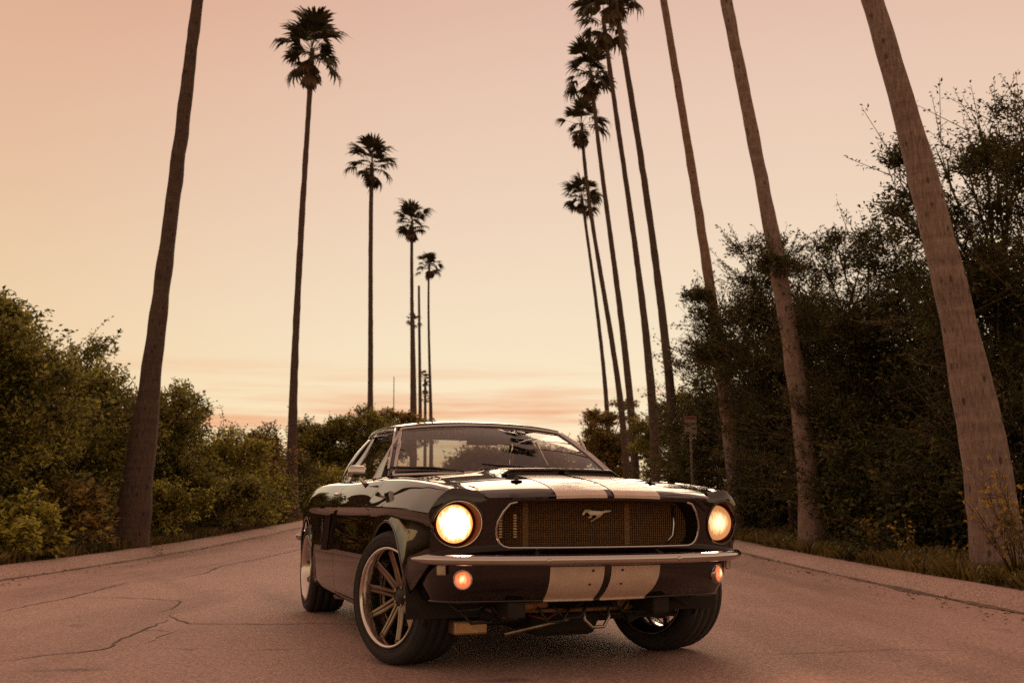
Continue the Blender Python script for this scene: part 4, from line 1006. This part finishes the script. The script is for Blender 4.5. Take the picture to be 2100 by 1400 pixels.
# --- hood
hr = [(gap_x(y) - .005, y) for y in np.linspace(-.36, .70, 12)] + [(.598, .742), (.585, .79)]
hf = [(x, .885 - .24 * x * x) for x in np.linspace(.57, 0, 10)]
hb = [(0, -.30), (.3, -.31), (.55, -.335)]
half = hb + hr + hf
ol = half + [(-x, y) for x, y in reversed(half[1:-1])]
slot = lambda a, b: [(a, .302), (b, .302), (b, .290), (a, .290)]
def hood_pt(x, y):
    yy = y + .24 * x * x      # lip follows the curved nose
    z = hood_z(x, y if y < .55 else y + (yy - y) * (y - .55) / .33)
    return (x, y, z + scoop_h(x, y))
hood = panel(ol, [[(.31, .315), (.31, .299), (.012, .299), (.012, .315)], [(-.012, .315), (-.012, .299), (-.31, .299), (-.31, .315)]], .024, hood_pt, (0, .1, 0), .012)
hood_o = hood.build('hood', M['paint'], CAR, smooth=True)
# scoop mouths: dark openings between the hood skin and a raised roof lip
for a, b in ((.016, .30), (-.30, -.016)):
    MB().grid(lambda u, v: (a + (b - a) * u, .296 - .10 * v, hood_z(a + (b - a) * u, .30) + .002 + .004 * v), 8, 2).build('scoop_floor', M['black'], hood_o)
    f = MB()
    f.grid(lambda u, v: (a + (b - a) * u, .2955, hood_z(a + (b - a) * u, .30) + .003 + .017 * v * min(1, (.335 - abs(a + (b - a) * u)) / .03 if True else 1)), 8, 1)
    f.build('scoop_mouth', M['black'], hood_o)
sl = [(x, .300, hood_z(x, .30) + scoop_h(x, .2999) + .001) for x in np.linspace(-.334, .334, 30)]
MB().tube(sl, .0075, 8).build('scoop_lip', M['paint'], hood_o, smooth=True)
# hood pins
for s in (1, -1):
    c = (s * .365, .60, hood_z(.365, .60) + .002)
    hpz = MB().lathe([(0, .030), (.003, .028), (.004, .012), (.018, .007), (.02, .002)], 16, 'z', c).build('hood_pin', M['black'], hood_o, smooth=True)
# stripes on the hood, over the lip
for x0, x1 in ((.018, .268), (-.268, -.018)):
    st = MB(); nx, ny = 8, 60
    def sp_(u, v):
        x = x0 + (x1 - x0) * u; y1_ = .884 - .24 * x * x; y = -.29 + (y1_ + .29) * v
        if .285 < y < .318: y = .318 if y > .30 else .285
        p = hood_pt(x, y); return (p[0], p[1] + (.0025 if v > .97 else 0), p[2] + .0022)
    st.grid(sp_, nx, ny)
    st.f = [q for q in st.f if not (min(st.v[i][1] for i in q) < .30 < max(st.v[i][1] for i in q))]
    st.build('hood_stripe', M['stripe'], hood_o, smooth=True)
    # the folded front edge
    MB().grid(lambda u, v: (x0 + (x1 - x0) * u, .8875 - .24 * (x0 + (x1 - x0) * u) ** 2 - .001 * v, .8365 - .036 * (abs(x0 + (x1 - x0) * u) / .65) ** 2.4 - .012 * v), 8, 1).build('stripe_edge', M['stripe'], hood_o)
# --- headlights
for s in (1, -1):
    h = empty('headlight', (s * HX, 0, HZ), parent=CAR)
    yo = nose_y(HX, HZ)
    b = MB(); V = []; n = 40
    for r_, dy in ((1, 0), (.97, .3), (.93, .65), (.89, 1.0)):
        for i in range(n):
            a = 2 * PI * i / n; x = HR * math.cos(a); z = HR * math.sin(a); y0 = nose_y(HX + x, HZ + z) + .001
            V.append((s * x * r_, y0 + (yo - .066 - y0) * dy, z * r_))
    b.add(V, [(j * n + i, j * n + (i + 1) % n, (j + 1) * n + (i + 1) % n, (j + 1) * n + i) for j in range(3) for i in range(n)])
    b.build('bucket', M['bucket'], h, smooth=True)
    P = [(s * HR * 1.0 * math.cos(2 * PI * i / n), nose_y(HX + HR * math.cos(2 * PI * i / n), HZ + HR * math.sin(2 * PI * i / n)) + .002, HR * math.sin(2 * PI * i / n)) for i in range(n + 1)]
    MB().tube(P, .006, 8).build('rim_trim', M['paint'], h, smooth=True)
    MB().lathe([(0, .100), (.012, .097), (.016, .091), (.004, .086)], 40, 'y', (0, yo - .062, 0)).build('bezel', M['bucket'], h, smooth=True)
    l_ = MB().disc(.087, 40, 'y', (0, 0, 0), .028).build('lens', M['lens_bright' if s > 0 else 'lens_dim'], h, smooth=True, loc=(0, yo - .054, 0))
    MB().disc(.10, 24, 'y', (0, yo - .069, 0), .001).build('backing', M['dark'], h)
    ld = bpy.data.lights.new('low_beam', 'SPOT'); ld.energy = 20 if s > 0 else 14; ld.color = (1.0, .44, .15); ld.spot_size = math.radians(125); ld.spot_blend = 1.0; ld.shadow_soft_size = .05
    lo = bpy.data.objects.new('low_beam', ld); COL.objects.link(lo); lo.parent = h; lo.location = (0, yo - .018, 0); lo.rotation_euler = (math.radians(62), 0, 0)
# --- bumper
bp_ = [(0, .925), (.15, .921), (.30, .905), (.45, .872), (.58, .828), (.69, .772), (.77, .708), (.82, .645), (.845, .595), (.850, .575)]
full = [(-x, y) for x, y in reversed(bp_[1:])] + bp_
xs_ = np.array(full); L_ = np.r_[0, np.cumsum(np.linalg.norm(np.diff(xs_, axis=0), axis=1))]
path = [cinterp(q, L_, xs_) for q in np.linspace(0, L_[-1], 90)]
prof = [(-.045, .566), (-.02, .574), (.0, .577), (.014, .574), (.024, .565), (.029, .552), (.029, .536), (.024, .523), (.012, .513), (-.005, .510), (-.03, .514)]
V = []
for i, p in enumerate(path):
    t_ = np.array(path[min(i + 1, 89)]) - np.array(path[max(i - 1, 0)]); t_ /= np.linalg.norm(t_); n_ = np.array([-t_[1], t_[0]]) * 1
    if n_[1] < 0 and abs(p[0]) < .7: n_ = -n_
    e = min(i, 89 - i); k_ = min(1, .35 + .65 * e / 4)
    for d, z in prof: V.append((p[0] + n_[0] * d, p[1] + n_[1] * d, (.548 + (z - .545) * k_ * .74)))
k = len(prof)
F = [(j * k + i, j * k + i + 1, (j + 1) * k + i + 1, (j + 1) * k + i) for j in range(89) for i in range(k - 1)] + [tuple(range(k)), tuple(89 * k + i for i in reversed(range(k)))]
MB().add(V, F).build('front_bumper', M['chrome'], CAR, smooth=True)
for s in (.33, -.33):
    MB().tube([(s, .86, .545), (s, .70, .55)], .018, 8).build('bumper_bracket', M['steel'], CAR, smooth=True)
    MB().lathe([(0, .012), (.004, .011), (.006, .002)], 12, 'y', (s, .905 + .026, .545)).build('bumper_bolt', M['chrome'], CAR, smooth=True)
# --- valance
vp = [(0, .842), (.2, .832), (.4, .803), (.58, .755), (.68, .715), (.745, .66), (.785, .58), (.805, .48), (.812, .40)]
vx = np.array([(-x, y) for x, y in reversed(vp[1:])] + vp); vL = np.r_[0, np.cumsum(np.linalg.norm(np.diff(vx, axis=0), axis=1))]
vprof_v = [0, .2, .42, .62, .8, .93, 1.0]; vprof = [(0, .545), (.0, .512), (-.008, .470), (-.032, .430), (-.075, .392), (-.118, .366), (-.140, .352)]
def val_pt(q, v, off=0.0):
    p = cinterp(q, vL, vx); a = cinterp(min(q + .01, vL[-1]), vL, vx) - cinterp(max(q - .01, 0), vL, vx); a = a / np.linalg.norm(a)
    n_ = np.array([-a[1], a[0]]); 
    d, z = cinterp(v, vprof_v, vprof); sidek = max(.25, 1 - (abs(p[0]) / .82) ** 6 * .9)
    d = d * sidek
    return (float(p[0] + n_[0] * (d + off)), float(p[1] + n_[1] * (d + off)), float(z))
def q_of_x(x): return float(np.interp(x, vx[:, 0], vL))
val = MB().grid(lambda u, v: val_pt(u * vL[-1], v), 100, 14).build('front_valance', M['paint'], CAR, smooth=True)
MB().tube([(x, y - .003, z) for x, y, z in [val_pt(u * vL[-1], 1.0) for u in np.linspace(.04, .96, 60)]], .007, 6).build('lower_lip', M['paint'], val, smooth=True)
for x0, x1 in ((.018, .282), (-.282, -.018)):
    sv = MB().grid(lambda u, v: val_pt(q_of_x(x0 + (x1 - x0) * u), .20 + .80 * v, .003), 16, 14).build('valance_stripe', M['stripe'], val, smooth=True)
    MB().tube([val_pt(q_of_x(x), 1.0, .004) for x in np.linspace(x0, x1, 12)], .0065, 6).build('stripe_fold', M['stripe'], sv, smooth=True)
    s = 1 if x0 > 0 else -1
    for v, xx in ((.30, .075), (.62, .082)):
        p = val_pt(q_of_x(s * xx), v, .004); MB().lathe([(0, .0065), (.002, .006), (.003, .001)], 10, 'y', p).build('bolt_hole', M['black'], sv)
# turn signals in the valance
for s in (1, -1):
    p = val_pt(q_of_x(s * .668), .48, .0); sg2 = empty('turn_signal', p, (0, 0, -s * .55), parent=CAR)
    MB().lathe([(-.01, .047), (.010, .046), (.014, .042), (.010, .038)], 28, 'y').build('rim', M['chrome'], sg2, smooth=True)
    MB().disc(.039, 28, 'y', (0, .006, 0), .018).build('lens', M['signal'], sg2, smooth=True)
    MB().box((s * .755, .672, .500), (.045, .02, .05), Matrix.Rotation(-s * .75, 3, 'Z')).build('side_reflector', M['steel'], CAR, bevel=.006)
# --- cowl, windscreen, roof, pillars, glass
def ws_base(u): return Vector((.712 * u, -.53 + .13 * (1 - u * u), .965 + .018 * (1 - u * u)))
def ws_top(u): return Vector((.548 * u, -1.05 + .075 * (1 - u * u), 1.283 + .030 * (1 - u * u)))
def ws(u, v):
    p = ws_base(u).lerp(ws_top(u), v); b = .03 * math.sin(PI * v) * (1 - .4 * u * u); p.y += b * .6; p.z += b * .8; return p
MB().grid(lambda i, j: ws(2 * i - 1, j), 30, 12).build('windscreen', M['wsglass'], CAR, smooth=True)
bord = [ws(u, 0) for u in np.linspace(-1, 1, 24)] + [ws(1, v) for v in np.linspace(.05, .95, 12)] + [ws(u, 1) for u in np.linspace(1, -1, 24)] + [ws(-1, v) for v in np.linspace(.95, .05, 12)]
bord = [p + Vector((0, .004, .003)) for p in bord]
MB().tube(bord + [bord[0]], .011, 8).build('windscreen_trim', M['chrome'], CAR, smooth=True)
def cowl(u, v):
    x = 2 * u - 1; a = Vector((.668 * x, -.302 - .036 * x * x, hood_z(.668 * x, -.34) - .012)); b = ws_base(x) + Vector((0, .01, -.008)); return a.lerp(b, v)
MB().grid(cowl, 24, 4).build('cowl_panel', M['paint'], CAR, smooth=True)
for xw, s in ((.32, 1), (-.22, 1)):
    a = ws(xw / .71, 0) + Vector((0, .03, .012)); b = ws((xw + .36) / .71 if xw > 0 else (xw + .36) / .71, .10) + Vector((0, .014, .012))
    a2 = ws((xw - .04) / .71, .02) + Vector((0, .014, .012))
    wp = MB().tube([a, a.lerp(b, .5) + Vector((0, .012, .012)), b], .005, 6).build('wiper', M['black'], CAR, smooth=True)
    MB().tube([a2.lerp(b, .2), a2.lerp(b, 1.15)], .006, 6).build('blade', M['rubber'], wp, smooth=True)
RYS = [-1.05, -1.25, -1.5, -1.75, -1.98]; RZC = [1.313, 1.342, 1.352, 1.342, 1.318]; RZE = [1.283, 1.295, 1.298, 1.292, 1.272]; RW = [.548, .580, .592, .588, .560]
def roof(u, v):
    x = 2 * u - 1; yv = -1.05 - .93 * v; c, e, wd = (float(cinterp(yv * -1, [-q for q in RYS], [[a] for a in A])[0]) for A in (RZC, RZE, RW))
    f = 1 - abs(x) ** 2.6; y = yv + (.075 * (1 - x * x)) * (1 - v) - .06 * (1 - x * x) * v
    return (wd * x, y, e + (c - e) * f)
MB().grid(roof, 32, 18).build('roof', M['paint'], CAR, smooth=True, solid=.02)
for s in (1, -1):
    dr_ = [Vector(roof(0 if s < 0 else 1, v)) + Vector((s * .004, 0, -.004)) for v in np.linspace(0, 1, 16)]
    ap = [ws(s, v) + Vector((s * .020, -.016, 0)) for v in np.linspace(0, 1, 10)]
    cp_e = [Vector((s * .60, -2.14, 1.18)), Vector((s * .655, -2.32, 1.06)), Vector((s * .69, -2.42, .985))]
    MB().tube([p + Vector((s * .012, 0, .004)) for p in ap[1:]] + [p + Vector((s * .008, 0, 0)) for p in dr_] + cp_e[:2], .008, 6).build('drip_rail', M['chrome'], CAR, smooth=True)
    V = []
    for v in np.linspace(0, 1, 10):
        p = ws(s, v); V += [p + Vector((s * .004, -.002, -.002)), p + Vector((s * .030, -.020, .002)), p + Vector((s * .026, -.062, -.006)), p + Vector((-s * .006, -.045, -.010))]
    MB().add(V, [(4 * i + j, 4 * i + (j + 1) % 4, 4 * i + 4 + (j + 1) % 4, 4 * i + 4 + j) for i in range(9) for j in range(4)]).build('windscreen_pillar', M['paint'], CAR, smooth=False, bevel=.006)
    def cp(u, v):
        t0, t1 = Vector((s * .590, -1.70, 1.280)), Vector((s * .560, -1.985, 1.268)); b0, b1 = Vector((s * .745, -1.98, .955)), Vector((s * .690, -2.56, .960))
        p = t0.lerp(t1, u).lerp(b0.lerp(b1, u), v); k_ = math.sin(PI * v) * .022 + math.sin(PI * u) * .012
        return p + Vector((s * k_, 0, k_ * .5))
    MB().grid(cp, 10, 12).build('rear_pillar', M['paint'], CAR, smooth=True, solid=.02)
    # small vent window and rear side glass, the door glass is wound down
    sx_ = lambda z: s * (.772 - (z - .95) * .56)
    tri = [(-.585, .955), (-.80, .955), (-.80, 1.115), (-.785, 1.125)]
    tri = [(-.600, .957), (-.815, .957), (-.815, 1.135), (-.80, 1.125)]
    vw = MB().add([(sx_(z), y, z) for y, z in tri], [(0, 1, 2, 3)]).build('vent_window', M['glass'], CAR, solid=.004)
    MB().tube([(sx_(.95), -.822, .95), (sx_(1.26), -.835, 1.262)], .008, 6).tube([(sx_(z), y, z) for y, z in tri], .006, 6).build('frame', M['chrome'], vw, smooth=True)
    q_ = [(-1.60, .955), (-1.99, .957), (-1.735, 1.262), (-1.60, 1.268)]
    MB().add([(sx_(z), y, z) for y, z in q_], [(0, 1, 2, 3)]).build('rear_side_window', M['glass'], CAR, solid=.004)
    MB().tube([(sx_(.95), -1.595, .95), (sx_(1.265), -1.595, 1.268)], .008, 6).build('window_bar', M['chrome'], CAR, smooth=True)
    MB().tube([(s * (sec(y, 1.0)[0] - .02), y, sec(y, 1.0)[1] + .002) for y in np.linspace(-.56, -1.98, 16)], .007, 6).build('belt_trim', M['chrome'], CAR, smooth=True)
    MB().tube([(s * (sec(-1.38, 3.4)[0] + .012), -1.33, .872), (s * (sec(-1.38, 3.4)[0] + .030), -1.36, .872), (s * (sec(-1.45, 3.4)[0] + .030), -1.45, .872), (s * (sec(-1.48, 3.4)[0] + .010), -1.48, .872)], .008, 6).build('door_handle', M['chrome'], CAR, smooth=True)
    # side scoop on the quarter panel
    f = MB(); x_ = lambda z, y: s * (sec(y, t_of_z(y, z))[0] + .004)
    f.add([(x_(.74, -1.68), -1.68, .74), (x_(.50, -1.76), -1.76, .50), (x_(.50, -2.05) + s * .0, -2.05, .52), (x_(.74, -2.05), -2.05, .73), (x_(.74, -1.70) + s * .035, -1.70, .735), (x_(.50, -1.78) + s * .035, -1.78, .505)], [(4, 5, 2, 3), (0, 4, 3), (1, 2, 5), (0, 1, 5, 4)]).build('side_scoop', M['paint'], CAR)
def rw_(u, v):
    x = 2 * u - 1; t_ = Vector((.545 * x, -1.985 - .055 * (1 - x * x), 1.268 + .045 * (1 - x * x))); b_ = Vector((.640 * x, -2.53 - .05 * (1 - x * x), .968)); return t_.lerp(b_, v)
MB().grid(rw_, 16, 6).build('rear_window', M['glass'], CAR, smooth=True)
MB().tube([rw_(u, 0) for u in np.linspace(0, 1, 12)] + [rw_(1, v) for v in np.linspace(.1, .9, 6)] + [rw_(u, 1) for u in np.linspace(1, 0, 12)] + [rw_(0, v) for v in np.linspace(.9, 0, 6)], .010, 6).build('rear_window_trim', M['chrome'], CAR, smooth=True)
MB().grid(lambda u, v: ((2 * u - 1) * (.665 - .045 * v), -2.56 - 1.06 * v - .03 * (1 - (2 * u - 1) ** 2), .962 - .03 * v + .015 * (1 - (2 * u - 1) ** 2)), 16, 12).build('boot_lid', M['paint'], CAR, smooth=True)
MB().grid(lambda u, v: ((2 * u - 1) * (.70 + .07 * math.sin(PI * v)), -3.64 + .03 * v, .93 - .50 * v), 12, 8).build('tail_panel', M['paint'], CAR, smooth=True)
for s in (1, -1):
    for k_ in range(3): MB().box((s * (.50 + .07 * k_), -3.655, .80), (.045, .03, .15)).build('tail_light', M['tail'], CAR, bevel=.008)
MB().tube([(-.84, -3.45, .56), (-.78, -3.66, .56), (-.4, -3.74, .56), (.4, -3.74, .56), (.78, -3.66, .56), (.84, -3.45, .56)], .04, 10).build('rear_bumper', M['chrome'], CAR, smooth=True)
# door mirror
mi = MB().box((.915, -.585, .990), (.108, .055, .070), Matrix.Rotation(.12, 3, 'Z')).build('door_mirror', M['chrome'], CAR, smooth=True, bevel=.026, seg=6)
MB().tube([(.905, -.58, .965), (.885, -.575, .935), (.855, -.57, .905)], [.010, .010, .016], 8).build('stalk', M['chrome'], mi, smooth=True)
MB().box((.915, -.614, .990), (.10, .004, .06), Matrix.Rotation(.12, 3, 'Z')).build('mirror_glass', M['chrome'], mi)
# --- interior
MB().box((0, -1.4, .25), (1.60, 2.5, .03)).build('floor_pan', M['dark'], CAR)
MB().box((0, -.40, .60), (1.45, .03, .66)).build('firewall', M['dark'], CAR)
MB().grid(lambda u, v: ((2 * u - 1) * .70, -.56 - .24 * v, .925 + .045 * math.sin(PI * min(1, v * 1.1)) * (1 - .35 * (2 * u - 1) ** 2) - .10 * max(0, v - .8) * 5), 20, 10).build('dashboard', M['dash'], CAR, smooth=True, solid=.02)
MB().box((0, -.72, .78), (1.36, .10, .16)).build('dash_panel', M['interior'], CAR, bevel=.02)
sw = empty('steering_wheel', (-.36, -.93, .90), (math.radians(-68), 0, 0), parent=CAR)
MB().tube([(.19 * math.cos(a), .19 * math.sin(a), 0) for a in np.linspace(0, 2 * PI, 36)], .013, 8).build('wheel_rim', M['black'], sw, smooth=True)
for a in (0, 2.1, 4.2): MB().tube([(0, 0, -.02), (.19 * math.cos(a + .5), .19 * math.sin(a + .5), 0)], .010, 6).build('spoke', M['steel'], sw, smooth=True)
MB().lathe([(-.03, .05), (.0, .05), (.02, .03), (.022, .002)], 16, 'z').build('horn_boss', M['black'], sw, smooth=True)
for s in (1, -1):
    st_ = empty('front_seat', (s * .36, -1.35, .30), parent=CAR)
    MB().box((0, .10, .12), (.50, .50, .16)).build('cushion', M['interior'], st_, bevel=.05, seg=3)
    MB().box((0, -.20, .47), (.50, .14, .62), Matrix.Rotation(.22, 3, 'X'), .86).build('backrest', M['interior'], st_, bevel=.05, seg=3)
    MB().box((s * .80, -1.25, .60), (.03, 1.5, .62)).build('door_lining', M['interior'], CAR)
MB().box((0, -2.16, .66), (1.24, .16, .56), Matrix.Rotation(.3, 3, 'X')).build('rear_seat', M['interior'], CAR, bevel=.05, seg=3)
MB().box((0, -2.40, .93), (1.24, .36, .03)).build('parcel_shelf', M['interior'], CAR)
MB().grid(lambda u, v: (Vector(roof(.06 + .88 * u, .05 + .9 * v)) - Vector((0, 0, .03))), 12, 8).build('headliner', M['interior'], CAR, smooth=True)
rm = MB().box((0, -1.03, 1.22), (.22, .03, .055)).build('rear_view_mirror', M['black'], CAR, bevel=.012)
MB().tube([(0, -1.03, 1.24), (0, -1.05, 1.29)], .008, 6).build('stem', M['chrome'], rm)
# --- wheels
WR, WX = .334, .742
tp = [(-.105, .238), (-.128, .252), (-.138, .285), (-.134, .312), (-.118, .327), (-.098, .332), (-.092, .332), (-.090, .325), (-.080, .325), (-.078, .333), (-.035, .3345), (-.033, .326), (-.023, .326), (-.021, .3345),
      (.021, .3345), (.023, .326), (.033, .326), (.035, .3345), (.078, .333), (.080, .325), (.090, .325), (.092, .332), (.098, .332), (.118, .327), (.134, .312), (.138, .285), (.128, .252), (.105, .238)]
def mesh_of(mb, name, m, smooth=True):
    me = bpy.data.meshes.new(name); me.from_pydata(mb.v, [], mb.f); me.materials.append(m)
    me.polygons.foreach_set('use_smooth', [smooth] * len(me.polygons)); me.update(); return me
ME_t = mesh_of(MB().lathe(tp, 72), 'tyre', M['rubber'])
ME_g = mesh_of(MB().lathe([(.1395, .262), (.1405, .264), (.1395, .266)], 64).lathe([(.137, .298), (.139, .300), (.136, .302)], 64), 'sidewall_rib', M['rubber'])
ME_r = mesh_of(MB().lathe([(.100, .240), (.132, .250), (.138, .249), (.138, .240), (.128, .234), (.100, .228), (.050, .222), (.030, .215), (-.09, .214), (-.12, .236), (-.135, .242), (-.135, .236), (-.10, .222), (-.09, .206), (.02, .206)], 64), 'rim', M['alloy'])
sm = MB()
def taper(a, b, w0, w1, d0, d1):
    a, b = np.array(a), np.array(b); t_ = b - a; tt = np.array([0, t_[1], t_[2]]); tt = tt / np.linalg.norm(tt); n_ = np.array([0, -tt[2], tt[1]])
    V = []
    for p, w_, d_ in ((a, w0, d0), ((a + b) / 2 + np.array([-.004, 0, 0]), (w0 + w1) / 2, (d0 + d1) / 2), (b, w1, d1)):
        for sx2, sn in ((0, -1), (.006, -.55), (.006, .55), (0, 1), (-1, .8), (-1, -.8)): V.append(p + n_ * sn * w_ / 2 + np.array([sx2 if sx2 >= 0 else -d_, 0, 0]))
    F = [(6 * j + i, 6 * j + (i + 1) % 6, 6 * j + 6 + (i + 1) % 6, 6 * j + 6 + i) for j in range(2) for i in range(6)] + [tuple(range(5, -1, -1)), tuple(range(12, 18))]
    sm.add(V, F)
for sg3 in (1, -1):
    a0, a1 = sg3 * math.radians(4), sg3 * math.radians(16)
    taper((.046, .052 * math.cos(a0), .052 * math.sin(a0)), (.088, .226 * math.cos(a1), .226 * math.sin(a1)), .020, .019, .022, .018)
sm.tube([(.091, .217 * math.cos(.28), .217 * math.sin(.28)), (.096, .217 * math.cos(.28), .217 * math.sin(.28))], .005, 6).tube([(.091, .217 * math.cos(-.28), .217 * math.sin(-.28)), (.096, .217 * math.cos(-.28), .217 * math.sin(-.28))], .005, 6)
ME_s = mesh_of(sm, 'spoke', M['bronze'], False)
ME_h = mesh_of(MB().lathe([(-.03, .056), (.040, .060), (.050, .054), (.050, .040), (.056, .036), (.060, .030), (.062, .002)], 32), 'hub', M['black'])
nb = MB()
for i in range(5):
    a = 2 * PI * i / 5; nb.tube([(.046, (.047) * math.cos(a), .047 * math.sin(a)), (.056, .047 * math.cos(a), .047 * math.sin(a))], .008, 6)
ME_n = mesh_of(nb, 'wheel_nut', M['steel'], False)
ME_d = mesh_of(MB().lathe([(-.028, .09), (-.028, .165), (-.05, .165), (-.05, .05)], 40).lathe([(-.01, .08), (-.028, .09)], 32), 'brake_disc', M['steel'])
for (x, y, st_) in ((1, 0, 1), (1, WB, 0), (-1, 0, 1), (-1, WB, 0)):
    rot = (PI if x < 0 else 0) + (math.radians(22) if st_ else 0)
    wh = empty('wheel', (x * (WX if st_ else WX + .005), y, WR), (0, 0, rot), parent=CAR)
    for nm, me in (('tyre', ME_t), ('sidewall_rib', ME_g), ('rim', ME_r), ('hub', ME_h), ('wheel_nut', ME_n), ('brake_disc', ME_d)): link(nm, me, wh)
    for i in range(10): link('spoke', ME_s, wh, rot=(2 * PI * i / 10 + .17, 0, 0))
    if st_: MB().box((-.045, .13, .06), (.07, .07, .15), Matrix.Rotation(-.5, 3, 'X')).build('brake_caliper', M['rust'], wh, bevel=.012)
# --- underside
MB().box((0, -1.45, .235), (1.36, 3.4, .06)).build('underbody', M['dark'], CAR)
MB().box((0, .35, .46), (.95, .50, .16)).build('engine_shade_plate', M['dark'], CAR)  # dark plate added to stand in for the shade below the engine
MB().box((0, .24, .315), (1.16, .06, .19)).build('front_crossmember', M['dark'], CAR, bevel=.015)
MB().box((0, -.05, .215), (.80, .16, .09)).build('crossmember', M['dark'], CAR, bevel=.02)
for s in (1, -1):
    MB().box((s * .38, .15, .335), (.09, 1.0, .13)).build('frame_rail', M['dark'], CAR, bevel=.01)
    ca = MB().tube([(s * .30, .02, .235), (s * .48, .03, .225), (s * .66, .0, .215)], [.034, .03, .022], 8).tube([(s * .36, .34, .27), (s * .66, .01, .215)], .017, 8)
    ca.build('control_arm', M['rust'], CAR, smooth=True)
    MB().lathe([(-.16, .05), (.16, .05)], 14, 'z', (s * .55, -.02, .44)).build('coil_spring', M['rust'], CAR, smooth=True)
    MB().tube([(s * .56, .0, .36), (s * .62, .0, .33), (s * .66, 0, .30)], [.05, .06, .05], 10).build('steering_knuckle', M['rust'], CAR, smooth=True)
    MB().box((s * .44, .42, .41), (.10, .05, .12), Matrix.Rotation(s * .35, 3, 'Y')).build('mounting_bracket', M['rust'], CAR, bevel=.008)
MB().box((.52, .30, .205), (.17, .16, .065)).build('skid_block', M['brass'], CAR, bevel=.01)
MB().tube([(.62, .20, .30), (.42, .40, .285), (.1, .45, .28), (-.1, .45, .28), (-.42, .40, .285), (-.62, .20, .30)], .011, 8).build('anti_roll_bar', M['rust'], CAR, smooth=True)
MB().tube([(.34, .36, .165), (.02, .42, .235)], .011, 8).build('tie_rod', M['steel'], CAR, smooth=True)
MB().tube([(-.02, .52, .30), (-.015, .54, .24), (-.05, .55, .205), (-.11, .55, .205), (-.145, .54, .25), (-.15, .52, .30)], .009, 8).build('tow_hook', M['steel'], CAR, smooth=True)
MB().box((.25, .50, .315), (.16, .05, .035), Matrix.Rotation(.06, 3, 'Y')).build('transverse_duct', M['rust'], CAR, bevel=.012)
MB().box((-.28, .40, .30), (.07, .07, .06)).build('mounting_bracket', M['rust'], CAR, bevel=.008)
MB().box((0, .05, .20), (.34, .55, .12), None, 1.15).build('oil_pan', M['dark'], CAR, bevel=.03)
MB().tube([(.20, .40, .30), (.24, .44, .26), (.16, .47, .24), (.10, .46, .27), (.02, .47, .29)], .006, 6).build('red_hose', mat('red_hose', (.16, .02, .012), .5), CAR, smooth=True)
MB().tube([(.62, -1.5, .21), (.74, -1.72, .20), (.80, -1.80, .20)], .03, 14, False).build('exhaust_pipe', M['alloy'], CAR, smooth=True, solid=.004)
MB().tube([(.60, -2.743, .34), (-.60, -2.743, .34)], .05, 10).build('rear_axle', M['dark'], CAR, smooth=True)
rc = random.Random(4)
for i in range(16):
    x = rc.uniform(-.62, .56); y = rc.uniform(.30, .58); z = rc.uniform(.235, .345)
    MB().box((x, y, z), (rc.uniform(.04, .11), rc.uniform(.03, .06), rc.uniform(.02, .055)), Matrix.Rotation(rc.uniform(-.6, .6), 3, 'Y')).build('bracket', M[rc.choice(['rust', 'dark', 'dark', 'dark'])], CAR, bevel=.006)
for i in range(7):
    x = rc.uniform(-.5, .5); y = rc.uniform(.42, .58); z = rc.uniform(.25, .34); w_ = rc.uniform(.12, .3)
    MB().tube([(x, y, z + .05), (x + w_ * .3, y + .02, z - .02), (x + w_ * .7, y, z - .025), (x + w_, y, z + .045)], .007, 6).build('hose', M['black'], CAR, smooth=True)
